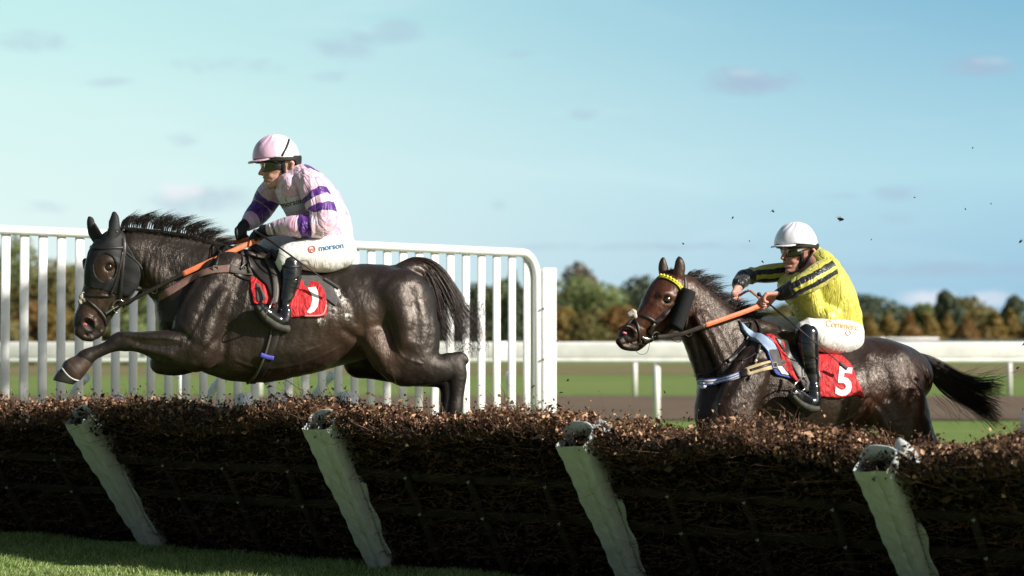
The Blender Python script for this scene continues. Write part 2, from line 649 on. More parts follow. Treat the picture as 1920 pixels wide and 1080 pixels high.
for x, y, w_, Y, k, lb in (
        (1632, 550, 110, 190, 'dark', 'broad dark green tree behind the left of the golden cones'),
        (1690, 572, 70, 205, 'dark', 'low dark blue-green tree behind the golden cones'),
        (1738, 568, 66, 200, 'green', 'green tree in a dip of the wood behind the golden cones'),
        (1776, 542, 46, 185, 'dark', 'tall narrow dark tree rising from the wood at right'),
        (1810, 556, 90, 190, 'mix', 'spreading brownish green tree right of the tall narrow one'),
        (1850, 584, 80, 200, 'dark', 'low dark tree filling the gap before the pointed tree'),
        (1897, 552, 48, 180, 'dark', 'pointed dark tree near the right picture edge'),
        (1935, 585, 60, 200, 'red', 'reddish brown bush at the right picture edge'),
        (1580, 560, 80, 185, 'dark', 'dark tree hidden behind the yellow rider'),
        (1530, 575, 80, 190, 'green', 'green tree behind the helmet strap side of the yellow rider'),
        # centre
        (1090, 488, 70, 215, 'grey', 'bare greyish treetop rising above the green trees in the middle'),
        (1075, 515, 120, 190, 'green', 'big rounded green tree right of the tall white fence'),
        (1135, 528, 110, 180, 'green', 'big light green tree left of the bay horse head'),
        (1208, 514, 90, 200, 'dark', 'dark green tree behind the nose of the bay horse'),
        (1285, 520, 110, 200, 'grey', 'pale tree behind the ears of the bay horse'),
        (1345, 556, 90, 190, 'green', 'green tree beyond the mane of the bay horse'),
        (1405, 570, 90, 190, 'dark', 'dark tree beyond the hands of the yellow rider'),
        (1465, 568, 90, 190, 'mix', 'brownish tree beyond the chest of the yellow rider'),
        (1058, 575, 70, 150, 'gold', 'small yellowish tree beside the end of the tall white fence'),
        (1118, 578, 80, 145, 'mix', 'dense olive bush in front of the big light green tree'),
        (1165, 572, 70, 145, 'rust', 'orange brown autumn bush in front of the bay horse nose'),
        (1000, 535, 90, 185, 'dark', 'dark tree seen through the last pickets of the tall white fence'),
        (945, 520, 80, 185, 'green', 'green tree seen between the right-hand pickets'),
        (890, 528, 80, 190, 'dark', 'dark green tree behind the tail of the leading horse'),
        (960, 500, 28, 170, 'dark', 'slender pointed conifer behind the right-hand pickets'),
        (1005, 505, 26, 170, 'dark', 'slender pointed conifer right beside the rounded fence corner'),
        (820, 590, 100, 190, 'green', 'low green tree behind the tail root of the leading horse'),
        (720, 600, 110, 190, 'green', 'low green tree behind the rump of the leading horse'),
        (620, 600, 110, 190, 'mix', 'low olive tree behind the saddle of the leading horse'),
        (520, 596, 110, 190, 'green', 'low green tree behind the lilac rider'),
        (430, 590, 110, 190, 'mix', 'olive tree behind the neck of the leading horse'),
        (350, 560, 100, 180, 'green', 'green tree behind the crest of the leading horse'),
        (30, 432, 110, 160, 'green', 'tallest green tree behind the first pickets at the left'),
        (90, 478, 100, 150, 'mix', 'olive tree behind the second pair of pickets'),
        (135, 492, 80, 155, 'green', 'green tree left of the leading horse head'),
        (180, 500, 90, 150, 'mix', 'olive tree straight behind the black hood'),
        (250, 510, 100, 155, 'green', 'green tree behind the throat of the leading horse'),
        (60, 560, 60, 120, 'rust', 'orange autumn bush low behind the left-hand pickets'),
        (-20, 500, 90, 150, 'mix', 'olive tree cut by the left picture edge'),
        (10, 590, 80, 115, 'mix', 'low bush at the foot of the tallest tree at left'),
        (115, 570, 80, 118, 'gold', 'yellowish bush between the second and third pickets'),
        (170, 585, 90, 118, 'mix', 'olive bush low behind the muzzle of the leading horse'),
        (235, 590, 90, 118, 'green', 'low green bush behind the bit of the leading horse')):
    tree(x, y, w_ * 1.3, Y, k, lb, n=4600, name='broadleaf_tree' if 'bush' not in lb else 'autumn_bush', cat='tree' if 'bush' not in lb else 'bush')

# ------------------------------------------------------------------ tall white wing fence
def wing_fence():
    A, B = at(0, 640, 15.2), at(1000, 640, 17.0)
    A.z = B.z = 0
    D = (B - A)
    top = lambda t: 2.215 - .098 * t
    e = empty('wing_fence', (A.x, A.y, 0))
    tag(e, 'tall white picket wing fence with a rounded top corner, behind the leading horse', 'fence')
    ang = math.atan2(D.y, D.x)
    dirv = D.normalized()
    nrm = Vector((-dirv.y, dirv.x, 0))

    def P(t, z, off=0.0):
        return A + D * t + Vector((0, 0, z)) + nrm * off
    # top rail with the bent corner that turns down at the right-hand end
    r = .035
    pts = [P(t, top(t) - r) for t in np.linspace(-.55, .975, 16)]
    for a in np.linspace(0, math.pi / 2, 9)[1:]:
        pts.append(P(.975 + .030 * math.sin(a), top(1) - r - .22 * (1 - math.cos(a))))
    pts.append(P(1.005, -.02))
    mb = MB()
    prof = round_prof(.07, .115, 14, 3.0)
    ups = [nrm] * len(pts)
    mb.sweep(pts, prof, up=ups)
    mb.build('top_rail', M_WHITE, e, True)
    # pickets
    x0, x1 = 10, 988
    def tof(px):
        k = (px - 960) / FPX
        return (k * A.y - A.x) / (D.x - k * D.y)
    t0, t1 = tof(10), tof(988)
    n = 31
    dt = (t1 - t0) / n
    base = MB()
    base.sweep([Vector((0, 0, -.02)), Vector((0, 0, 2.10))], round_prof(.068, .032, 12, 2.6), up=Vector((0, 1, 0)))
    src = None
    for i in range(-9, n + 1):
        t = t0 + dt * i
        if src is None:
            src = base.build('picket', M_WHITE, e, True, world_coords=False)
            o = src
        else:
            o = src.copy()
            COL.objects.link(o)
            o.parent = e
        p = P(t, 0)
        o.location = p - e.location
        o.rotation_euler = (0, 0, ang + random.uniform(-.02, .02))
        o.scale = (1, 1, (top(t) - .05) / 2.10)
    lo = MB()
    lo.sweep([P(-.55, .28), P(1.0, .28)], round_prof(.06, .09, 12, 3), up=Vector((0, 0, 1)))
    lo.build('bottom_rail', M_WHITE, e, True)
    # heavy end post butted against the bend
    ep = MB()
    ep.box(P(1.030, .97), (.125, .10, 1.98), Matrix.Rotation(ang, 3, 'Z'))
    ep.build('end_post', M_WHITE, e, bevel=.01)
    # supporting feet
    for t in (.20, .43, .50, .62, .63):
        p = MB()
        p.sweep([P(t, -.02, -.06), P(t, .95, -.05)], round_prof(.085, .07, 12, 3), up=nrm)
        p.build('post', M_WHITE, e, True)
    for t, s in ((.15, .05), (.40, .06), (.60, .05), (.955, -.06)):
        p = MB()
        q = smooth_path([tuple(P(t, 1.08, .05)), tuple(P(t - s * .3, .95, .2)), tuple(P(t - s, .5, .45)), tuple(P(t - s * 1.2, -.02, .6))], 5)
        p.tube([Vector(a) for a in q], .035, 10)
        p.build('brace', M_WHITE, e, True)
    for z in (1.62, 1.2, .86):
        b = MB()
        c = P(1.012, z, -.068)
        b.tube([c, c - nrm * .02], .010, 8)
        b.build('bolt', M_GALV, e, True)
    return e


wing_fence()


def near_wing():
    """the white rail end that just enters the picture at the right edge"""
    e = empty('wing_fence', (2.62, 10.2, 0))
    tag(e, 'rounded white end of the near wing fence, cut by the right picture edge', 'fence')
    q = smooth_path([(2.555, 10.2, -.02), (2.545, 10.2, .55), (2.56, 10.2, .86), (2.60, 10.22, 1.03), (2.70, 10.25, 1.16), (2.9, 10.35, 1.28), (3.2, 10.5, 1.42)], 6)
    m = MB()
    m.sweep([Vector(a) for a in q], round_prof(.075, .09, 12, 3), up=Vector((0, 1, 0)))
    m.build('top_rail', M_WHITE, e, True)
    for i in range(4):
        x = 2.72 + i * .14
        p = MB()
        p.sweep([Vector((x, 10.25 + .05 * i, -.02)), Vector((x, 10.25 + .05 * i, 1.10 + .06 * i))], round_prof(.06, .032, 12), up=Vector((0, 1, 0)))
        p.build('picket', M_WHITE, e, True)


near_wing()

# ------------------------------------------------------------------ hurdles
bot_px = [(-150, 992), (287, 1024), (715, 1066), (1190, 1100), (1740, 1148), (2420, 1210)]
top_px = [(-290, 748), (148, 765), (597, 772), (1075, 800), (1636, 842), (2330, 870)]
HB = [gnd(x, y) for x, y in bot_px]
HT = []
for b_, (x, y) in zip(HB, top_px):
    HT.append(at(x, y, b_.y - .52))
hurdle_labels = [
    'first brushwood hurdle panel at the left picture edge, under the outstretched front hoof',
    'brushwood hurdle panel beneath the leading horse, between the two left padded posts',
    'brushwood hurdle panel under the tail of the leading horse, between second and third padded posts',
    'brushwood hurdle panel in front of the bay horse chest, beside the ragged white post top',
    'rightmost brushwood hurdle panel, in front of the bay horse hindquarters']


def leaf_mesh(P, N, size, rng, aspect=.6, fold=True):
    """small folded leaves at points P, facing roughly N"""
    n = len(P)
    nrm = N + rng.normal(0, .7, (n, 3))
    nrm /= np.linalg.norm(nrm, axis=1)[:, None]
    t = np.cross(nrm, rng.normal(size=(n, 3)))
    t /= np.linalg.norm(t, axis=1)[:, None]
    b = np.cross(nrm, t)
    s = size * np.clip(np.exp(rng.normal(-.15, .45, n)), .3, 2.4)[:, None]
    V = np.stack([P - t * s, P - b * s * aspect + nrm * s * .35, P + t * s * .9, P + b * s * aspect + nrm * s * .35], 1).reshape(-1, 3)
    base = np.arange(n)[:, None] * 4
    F = np.concatenate([base + np.array([[0, 1, 2]]), base + np.array([[0, 2, 3]])])
    return V, F


def twig_mesh(A, B, r, rng, bend=.15):
    """thin three-sided twigs from A to B with one bend"""
    n = len(A)
    d = B - A
    L = np.linalg.norm(d, axis=1)[:, None]
    mid = (A + B) / 2 + rng.normal(0, 1, (n, 3)) * L * bend
    t = d / np.maximum(L, 1e-6)
    ref = rng.normal(size=(n, 3))
    s = np.cross(t, ref)
    s /= np.linalg.norm(s, axis=1)[:, None]
    u = np.cross(t, s)
    rings = []
    for c, rr in ((A, 1.0), (mid, .8)):
        for k in range(3):
            a = 2 * math.pi * k / 3
            rings.append(c + (s * math.cos(a) + u * math.sin(a)) * (r * rr)[:, None])
    rings.append(B)
    V = np.stack(rings, 1).reshape(-1, 3)
    base = np.arange(n)[:, None] * 7
    F = []
    for k in range(3):
        k2 = (k + 1) % 3
        F += [base + np.array([[k, k2, 3 + k2]]), base + np.array([[k, 3 + k2, 3 + k]]), base + np.array([[3 + k, 3 + k2, 6]])]
    return V, np.concatenate(F)


def hurdle(i):
    rng = np.random.default_rng(50 + i)
    b0, b1, t0, t1 = (np.array(v) for v in (HB[i], HB[i + 1], HT[i], HT[i + 1]))
    along = b1 - b0
    along_n = along / np.linalg.norm(along)
    upv = t0 - b0
    fn = np.cross(along_n, upv / np.linalg.norm(upv))       # faces the camera side
    if fn[1] > 0: fn = -fn
    back = -fn
    e = empty('hurdle', tuple(b0))
    tag(e, hurdle_labels[i], 'hurdle', 'brushwood hurdle panels in a line across the course')

    def S(s, t, o=0.0):
        s, t, o = np.broadcast_arrays(np.asarray(s, float), np.asarray(t, float), np.asarray(o, float))
        t = t + .55 * np.minimum(o, 0) * np.clip(t, 0, 1)
        s_, t_, o_ = s[..., None], t[..., None], o[..., None]
        return (b0 + along * s_) * (1 - t_) + (t0 + (t1 - t0) * s_) * t_ + fn * o_

    # dark packed core
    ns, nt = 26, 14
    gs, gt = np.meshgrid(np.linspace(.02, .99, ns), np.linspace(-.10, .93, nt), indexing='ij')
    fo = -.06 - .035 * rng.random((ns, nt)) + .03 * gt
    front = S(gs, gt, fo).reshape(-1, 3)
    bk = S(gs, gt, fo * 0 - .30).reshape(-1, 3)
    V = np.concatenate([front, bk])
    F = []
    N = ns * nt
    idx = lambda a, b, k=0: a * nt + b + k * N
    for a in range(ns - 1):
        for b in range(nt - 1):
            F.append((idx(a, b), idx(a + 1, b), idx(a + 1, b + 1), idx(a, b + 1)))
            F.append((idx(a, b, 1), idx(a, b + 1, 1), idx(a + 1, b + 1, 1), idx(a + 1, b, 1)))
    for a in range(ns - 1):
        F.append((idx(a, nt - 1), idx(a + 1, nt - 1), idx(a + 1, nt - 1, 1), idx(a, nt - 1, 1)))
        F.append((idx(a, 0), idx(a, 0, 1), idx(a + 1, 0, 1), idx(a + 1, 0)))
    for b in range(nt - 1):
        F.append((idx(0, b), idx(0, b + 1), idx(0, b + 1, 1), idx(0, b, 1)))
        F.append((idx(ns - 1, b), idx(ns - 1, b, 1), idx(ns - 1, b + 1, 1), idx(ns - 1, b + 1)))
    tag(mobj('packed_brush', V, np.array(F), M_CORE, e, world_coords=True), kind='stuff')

    # leaves: front face with shade put into its colour, thicker overhanging head, sunlit top
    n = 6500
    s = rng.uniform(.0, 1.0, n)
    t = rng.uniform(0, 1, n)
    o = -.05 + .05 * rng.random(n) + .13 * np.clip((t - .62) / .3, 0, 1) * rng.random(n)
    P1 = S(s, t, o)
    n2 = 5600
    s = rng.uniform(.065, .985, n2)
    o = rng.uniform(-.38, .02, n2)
    hump = .09 * np.sin(s * 7 + i) + .06 * np.sin(s * 17 + 2 * i)
    t = .99 + hump * .34 - .03 * np.abs((o + .14) / .22) ** 2 + rng.normal(0, .024, n2)
    t += .05 * (rng.random(n2) < .10) * rng.normal(0, 1, n2)
    P2 = S(s, t, o)
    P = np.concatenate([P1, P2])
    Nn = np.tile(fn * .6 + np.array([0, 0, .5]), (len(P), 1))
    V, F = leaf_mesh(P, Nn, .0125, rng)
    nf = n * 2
    tag(mobj('shaded_leaves', V[:n * 4], np.concatenate([F[:n], F[len(P):len(P) + n]]), M_LEAFD, e, world_coords=True), kind='stuff')
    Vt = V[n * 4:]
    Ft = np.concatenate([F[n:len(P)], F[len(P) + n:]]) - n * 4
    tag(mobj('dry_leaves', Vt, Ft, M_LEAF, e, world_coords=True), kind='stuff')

    # twigs: inside the face, and spiky ones along the top
    n = 1500
    s = rng.uniform(0, 1, n)
    t = rng.uniform(.1, .95, n)
    o = rng.uniform(-.05, .03, n) + .10 * np.clip((t - .65) / .3, 0, 1) * rng.random(n)
    A = S(s, t, o)
    d = rng.normal(0, 1, (n, 3)) * np.array([.09, .04, .03]) + along_n * -.04
    V1, F1 = twig_mesh(A, A + d, np.full(n, .0016), rng)
    n = 3600
    s = rng.uniform(.06, .985, n)
    o = rng.uniform(-.32, .07, n)
    A = S(s, .90 + .05 * rng.random(n) + .045 * np.sin(s * 7 + i), o)
    L = rng.uniform(.03, .13, n) * (1 + .45 * np.sin(s * 14 + i * 2))
    L[rng.random(n) < .04] *= 1.9
    dirs = rng.normal(0, .45, (n, 3)) + np.array([0, 0, .85]) + along_n * -.75 + fn * .25
    dirs /= np.linalg.norm(dirs, axis=1)[:, None]
    B = A + dirs * L[:, None]
    V2, F2 = twig_mesh(A, B, rng.uniform(.0012, .0030, n), rng)
    V3, F3 = leaf_mesh(B - dirs * .01, dirs, .009, rng)
    V4, F4 = leaf_mesh(A + dirs * L[:, None] * rng.uniform(.4, .9, n)[:, None], dirs, .010, rng)
    tag(mobj('twigs', np.concatenate([V1, V2]), np.concatenate([F1, F2 + len(V1)]), M_TWIG, e, world_coords=True), kind='stuff')
    tag(mobj('twig_leaves', np.concatenate([V3, V4]), np.concatenate([F3, F4 + len(V3)]), M_LEAF, e, world_coords=True), kind='stuff')

    # wooden rails and stakes on the face
    up1 = Vector(fn)
    for t, a0, a1 in ((.40, .03, .97), (.63, .03, .97)):
        m = MB()
        m.sweep([Vector(S(x, t + .008 * math.sin(x * 7 + i), -.010)) for x in np.linspace(a0, a1, 8)], round_prof(.058, .025, 8, 4), up=[up1] * 8)
        m.build('rail', M_WOOD, e)
    for s_, t_a, t_b in ((.26, .10, .66), (.52, .06, .64), (.80, .12, .66)):
        m = MB()
        s_ += random.uniform(-.02, .02)
        m.sweep([Vector(S(s_ + random.uniform(-.004, .004), t, .012)) for t in np.linspace(t_a, t_b, 6)], round_prof(.042, .030, 8, 3), up=[up1] * 6)
        m.build('stake', M_WOOD, e)
        for t in (.40, .63):
            b = MB()
            c = Vector(S(s_, t, .030))
            b.box(c, (.016, .008, .007), Matrix.Rotation(.6, 3, 'Y'))
            b.box(c + Vector((.006, -.003, .006)), (.006, .008, .012))
            b.build('bolt', M_GALV, e)
    return e, S, fn, along_n


def padded_post(i, e, S, fn, al, s0):
    """white padded cover on the end stake of a hurdle, open and folded at its top"""
    rng = np.random.default_rng(80 + i)
    nt = 40
    QS = [0, .015, .06, .25, .45, .62, .66, .70, .94, .985, 1]
    ns = len(QS)
    V = []
    for a in range(nt):
        t = a / (nt - 1)
        w = .115 + .065 * t
        o = .02 + .05 * t
        for b in range(ns):
            q = QS[b]
            # flat face on the left, raised seam two thirds across, narrower side face on the right
            h = .050 - (.012 * (q - .66) / .34 if q > .66 else 0)
            h += .0045 * math.sin(t * 23 + q * 5 + i) * math.sin(q * 9 + t * 7) + (-.008 if abs(q - .66) < .02 else 0) + .004 * math.sin(t * 61 + q * 11)
            if b in (0, ns - 1): h = -.03
            x = -w / 2 + w * q + .0025 * math.sin(t * 13 + i)
            p = S(s0, .965 * t, o + h) + al * x
            V.append(p)
    F = []
    for a in range(nt - 1):
        for b in range(ns - 1):
            k = a * ns + b
            F.append((k, k + 1, k + 1 + ns, k + ns))
    # back
    n0 = len(V)
    for a in range(nt):
        t = a / (nt - 1)
        w = .10 + .07 * t
        V.append(S(s0, .965 * t, -.09) - al * w / 2)
        V.append(S(s0, .965 * t, -.09) + al * w / 2)
    for a in range(nt - 1):
        k, j = a * ns, n0 + 2 * a
        F.append((k, k + ns, j + 2, j))
        F.append((k + ns - 1, j + 1, j + 3, k + 2 * ns - 1))
        F.append((j, j + 2, j + 3, j + 1))
    pv = mobj('padded_post', np.array(V), F, M_PAD, e, True, world_coords=True)
    # open top: the cover is a sleeve whose back wall stands up in a curved lip
    topc = S(s0, .965, .0)
    upd = (S(s0, 1.0, 0) - S(s0, .9, 0)); upd = upd / np.linalg.norm(upd)
    back = -fn
    rimp, wall, WF = [], [], []
    na = 18
    rise = (.02, .03, .022, .04, .025)[i]
    for a in range(na):
        th = math.pi * (1.02 - 1.25 * a / (na - 1))
        u = a / (na - 1)
        x = math.copysign(abs(math.cos(th)) ** .6, math.cos(th)) * .086 + .01 * u
        y = -.02 + math.sin(th) * .045
        z = .012 + rise * math.sin(math.pi * min(1, u * 1.15)) + .010 * math.sin(u * 13 + i) * u
        p = topc + al * x + back * y + upd * z
        rimp.append(Vector(p))
        wall += [p, p - upd * (.05 + .05 * (1 - u)) - back * .015]
    for a in range(na - 1):
        WF.append((2 * a, 2 * a + 1, 2 * a + 3, 2 * a + 2))
    o = mobj('cover_lip', np.array(wall), WF, M_PAD, e, True, world_coords=True)
    sm = o.modifiers.new('thick', 'SOLIDIFY')
    sm.thickness = .010
    if i in (3, 4):
        fl, FF = [], []
        for a in range(9):
            for b in range(7):
                u, v = a / 8, b / 6
                fl.append(topc + al * (.05 + .13 * u) + back * (.02 + .10 * v - .02 * u) + upd * (-.005 + .035 * math.sin(u * 3.0 + v) + .015 * math.sin(v * 7 + i * 2 + u * 3) - .05 * u - .03 * v))
        for a in range(8):
            for b in range(6):
                k = a * 7 + b
                FF.append((k, k + 1, k + 8, k + 7))
        o = mobj('torn_flap', np.array(fl), FF, M_PAD, e, True, world_coords=True)
        sm = o.modifiers.new('thick', 'SOLIDIFY')
        sm.thickness = .008
    # torn side strip of cover on the right-hand side
    st, SF = [], []
    for a in range(12):
        t = .12 + .45 * a / 11
        w2 = .03 + .012 * math.sin(a * 1.1 + i)
        c = S(s0, t, .012) + al * (.06 + .04 * t)
        st += [c, c + al * w2 + fn * .01]
    for a in range(11):
        SF.append((2 * a, 2 * a + 1, 2 * a + 3, 2 * a + 2))
    o = mobj('side_strip', np.array(st), SF, M_PAD, e, False, world_coords=True)
    sm = o.modifiers.new('thick', 'SOLIDIFY')
    sm.thickness = .01


for i in range(5):
    e_, S_, fn_, al_ = hurdle(i)
    padded_post(i, e_, S_, fn_, al_, 0.015)


def shadow_screen():
    """birch-filled screen added out of view at the right, to shade the hindquarters"""
    rng = np.random.default_rng(9)
    e = empty('shadow_screen', (3.42, 12.1, 0))  # unseen shadow caster, added for the bay horse's rear
    tag(e, 'birch filled screen added out of view right of the hurdles, to shade the bay horse', 'shading screen')
    n = 7000
    y = rng.uniform(11.25, 13.0, n)
    top = 1.66 + .05 * np.sin(y * 9) + .04 * np.sin(y * 31)
    z = rng.uniform(0, 1, n) * top
    x = 3.42 + rng.normal(0, .07, n)
    P = np.stack([x, y, z], 1)
    V, F = leaf_mesh(P, np.tile([0.0, -1, .3], (n, 1)), .024, rng)
    tag(mobj('dry_leaves', V, F, M_LEAF, e, world_coords=True), kind='stuff')
    A = np.stack([3.42 + rng.normal(0, .05, 900), rng.uniform(11.25, 13.0, 900), np.full(900, 1.5)], 1)
    Bp = A + np.stack([rng.normal(0, .06, 900), rng.normal(0, .07, 900), rng.uniform(.1, .30, 900)], 1)
    V, F = twig_mesh(A, Bp, np.full(900, .003), rng)
    tag(mobj('twigs', V, F, M_TWIG, e, world_coords=True), kind='stuff')
    m = MB()
    m.box((3.42, 12.12, .78), (.10, 1.7, 1.56))
    m.build('packed_brush', M_CORE, e)
    for yy in (11.3, 12.9):
        p = MB()
        p.box((3.42, yy, .9), (.08, .08, 1.86))
        p.build('post', M_WOOD, e, bevel=.008)


shadow_screen()


def shadow_tree():
    """tree added out of view at the right, so its crown shades the left part of the tall fence"""
    rng = np.random.default_rng(19)
    e = empty('shadow_tree', (8.2, 10.8, 0))
    tag(e, 'slender tree added out of view to the right, to shade the tall fence', 'tree')
    lobes = [(0, -.95, 7.5, .8, .62, .85), (0, -.3, 7.2, .9, .8, .95), (0, .35, 6.8, .9, .75, .95), (0, .95, 6.3, .7, .6, .75), (0, -.1, 8.0, .5, .5, .5)]  # added crown, lobes shaped to throw shade on the left pickets
    V, F = blob_leaves(0, 0, 0, lobes, 5200, .085, rng)
    mobj('crown', V, F, TREE_MATS['gold'], e)
    t = MB()
    t.tube([Vector((0, 0, -.1)), Vector((.05, .05, 3)), Vector((-.03, 0, 5.6)), Vector((0, -.1, 7.6))], .11, 8, scale=[1.3, 1, .7, .25])
    for a, b, c in ((0, -.9, 7.3), (.1, .8, 6.4), (-.1, .3, 7.4)):
        t.tube([Vector((0, 0, 5.0)), Vector((a / 2, b / 2, (5 + c) / 2)), Vector((a, b, c))], .05, 6, scale=[1, .7, .3])
    t.build('trunk', M_BARK, e, True, world_coords=False)


shadow_tree()

# ------------------------------------------------------------------ implicit surfaces
class Frame:
    """a body's own axes: +x to the tail, -y to the near (camera) side, +z up"""
    def __init__(self, px0, Y0, yaw):
        o = at(px0, 640, Y0)
        self.o = Vector((o.x, Y0, 0))
        self.yaw = yaw
        self.M = Matrix.Translation(self.o) @ Matrix.Rotation(yaw, 4, 'Z')
        self.I = self.M.inverted()
        self.cam = self.I @ Vector((0, 0, CAM_H))
        self.R = self.I.to_3x3()
        self.s = Y0 / FPX            # metres per picture pixel at the body

    def dir(self, px, py):
        return (self.R @ ray(px, py)).normalized()

    def P(self, px, py, w=0.0):
        """pixel -> local point on the plane w metres in front of the body's middle plane"""
        d = self.dir(px, py)
        t = (-w - self.cam.y) / d.y
        return self.cam + d * t


def chain(fr, st, k=.02, sub=3, neg=False, group=None):
    """st: (px, py, w_px, r_px[, b_px]); a smooth tapered limb through the stations"""
    A = []
    for s in st:
        px, py, w, r = s[:4]
        b = s[4] if len(s) > 4 else r
        p = fr.P(px, py, w * fr.s)
        A.append((p.x, p.y, p.z, r * fr.s, b * fr.s))
    if len(A) == 1: A = [A[0], A[0]]
    A = smooth_path(A, sub) if len(A) > 2 else np.array(A)
    A[:, 3:] = np.maximum(A[:, 3:], .0012)
    return dict(p=A.astype(np.float32), k=k, neg=neg)


def seg_dist(P, A):
    """distance of the points P to the tapered, laterally squeezed chain A"""
    best = np.full(len(P), 9.0, dtype=np.float32)
    for i in range(len(A) - 1):
        a, b = A[i], A[i + 1]
        ab = b[:3] - a[:3]
        L = float(ab @ ab)
        q = P - a[:3]
        if L > 1e-10:
            t = np.clip(q @ ab / L, 0, 1)
            q = q - t[:, None] * ab
            r = a[3] + (b[3] - a[3]) * t
            w = a[4] + (b[4] - a[4]) * t
        else:
            r, w = a[3], a[4]
        x2 = q[:, 0] ** 2 + q[:, 2] ** 2
        y2 = q[:, 1] ** 2
        k0 = np.sqrt(x2 / r ** 2 + y2 / w ** 2) + 1e-6
        k1 = np.sqrt(x2 / r ** 4 + y2 / w ** 4) + 1e-6
        d = k0 * (k0 - 1) / k1
        np.minimum(best, d, out=best)
    return best


CLAMP = .09


def eval_prims(prims, P):
    d = np.full(len(P), CLAMP, dtype=np.float32)
    for pr in prims:
        A = pr['p']
        m = np.maximum(A[:, 3], A[:, 4])[:, None] + pr['k'] + (CLAMP if not pr['neg'] else .01)
        lo, hi = (A[:, :3] - m).min(0), (A[:, :3] + m).max(0)
        idx = np.nonzero(((P > lo) & (P < hi)).all(1))[0]
        if len(idx) == 0: continue
        e = seg_dist(P[idx], A)
        c = d[idx]
        k = pr['k']
        if pr['neg']:
            e = -e
            h = np.clip(.5 - .5 * (c - e) / k, 0, 1)
            d[idx] = c + (e - c) * h + k * h * (1 - h)
        else:
            h = np.clip(.5 + .5 * (e - c) / k, 0, 1)
            d[idx] = e + (c - e) * h - k * h * (1 - h)
    return d


def bounds(prims, pad=.03):
    lo = np.min([(p['p'][:, :3] - np.maximum(p['p'][:, 3], p['p'][:, 4])[:, None]).min(0) for p in prims if not p['neg']], 0)
    hi = np.max([(p['p'][:, :3] + np.maximum(p['p'][:, 3], p['p'][:, 4])[:, None]).max(0) for p in prims if not p['neg']], 0)
    return lo - pad, hi + pad


def surface(fn, lo, hi, h):
    """sparse sampling + surface nets -> verts, quads"""
    lo, hi = np.array(lo, dtype=np.float32), np.array(hi, dtype=np.float32)
    B = 4
    nb = np.maximum(2, np.ceil((hi - lo) / (h * B)).astype(int))
    cx = [lo[a] + (np.arange(nb[a]) + .5) * h * B - h * .5 for a in range(3)]
    G = np.stack(np.meshgrid(*cx, indexing='ij'), -1).reshape(-1, 3).astype(np.float32)
    dc = fn(G)
    D = np.repeat(np.repeat(np.repeat(dc.reshape(nb), B, 0), B, 1), B, 2)
    near = np.nonzero(np.abs(dc) < h * B * 1.5)[0]
    bi = np.stack(np.unravel_index(near, nb), 1)
    off = np.stack(np.meshgrid(*[np.arange(B)] * 3, indexing='ij'), -1).reshape(-1, 3)
    I = (bi[:, None, :] * B + off[None]).reshape(-1, 3)
    pts = (lo + I * h).astype(np.float32)
    D[I[:, 0], I[:, 1], I[:, 2]] = fn(pts)
    D[0], D[-1], D[:, 0], D[:, -1], D[:, :, 0], D[:, :, -1] = (1.0,) * 6
    # surface nets
    S = D < 0
    c = [S[i:i - 1 or None, j:j - 1 or None, k:k - 1 or None] for i in (0, 1) for j in (0, 1) for k in (0, 1)]
    cnt = sum(x.astype(np.int8) for x in c)
    act = (cnt > 0) & (cnt < 8)
    ci = np.argwhere(act)
    vid = np.full(act.shape, -1, dtype=np.int64)
    vid[act] = np.arange(len(ci))
    acc = np.zeros((len(ci), 3), dtype=np.float64)
    num = np.zeros(len(ci))
    corners = [(i, j, k) for i in (0, 1) for j in (0, 1) for k in (0, 1)]
    for a in corners:
        for ax in range(3):
            if a[ax]: continue
            b = list(a); b[ax] = 1
            va = D[ci[:, 0] + a[0], ci[:, 1] + a[1], ci[:, 2] + a[2]]
            vb = D[ci[:, 0] + b[0], ci[:, 1] + b[1], ci[:, 2] + b[2]]
            m = (va < 0) != (vb < 0)
            t = np.where(m, va / np.where(m, va - vb, 1), 0)
            p = np.array(a, float)[None] + np.zeros((len(ci), 3))
            p[:, ax] += t
            acc += p * m[:, None]
            num += m
    V = lo + (ci + acc / num[:, None]) * h
    F = []
    for ax in range(3):
        a1, a2 = (ax + 1) % 3, (ax + 2) % 3
        s0 = [slice(None)] * 3; s1 = [slice(None)] * 3
        s0[ax], s1[ax] = slice(0, -1), slice(1, None)
        x = S[tuple(s0)] != S[tuple(s1)]
        e = np.argwhere(x)
        e = e[(e[:, a1] > 0) & (e[:, a2] > 0) & (e[:, a1] < D.shape[a1] - 1) & (e[:, a2] < D.shape[a2] - 1)]
        inside = S[e[:, 0], e[:, 1], e[:, 2]]
        q = []
        for (u, v) in ((1, 1), (0, 1), (0, 0), (1, 0)):
            f = e.copy()
            f[:, a1] -= u
            f[:, a2] -= v
            q.append(vid[f[:, 0], f[:, 1], f[:, 2]])
        q = np.stack(q, 1)
        q[~inside] = q[~inside][:, ::-1]
        F.append(q)
    F = np.concatenate(F)
    F = F[(F >= 0).all(1)]
    return V, F


def waves(P, freq, seed, n=7, warp=0.6, stretch=(1, 1, 1)):
    rng = np.random.default_rng(seed)
    Q = P * np.array(stretch)
    out = np.zeros(len(P))
    wv = np.zeros(len(P))
    for i in range(3):
        k = rng.normal(size=3); k *= freq * .5 / np.linalg.norm(k)
        wv += np.sin(Q @ k + rng.uniform(0, 6))
    for i in range(n):
        k = rng.normal(size=3); k *= freq * rng.uniform(.6, 1.5) / np.linalg.norm(k)
        out += np.sin(Q @ k + wv * warp + rng.uniform(0, 6))
    return out / n ** .5


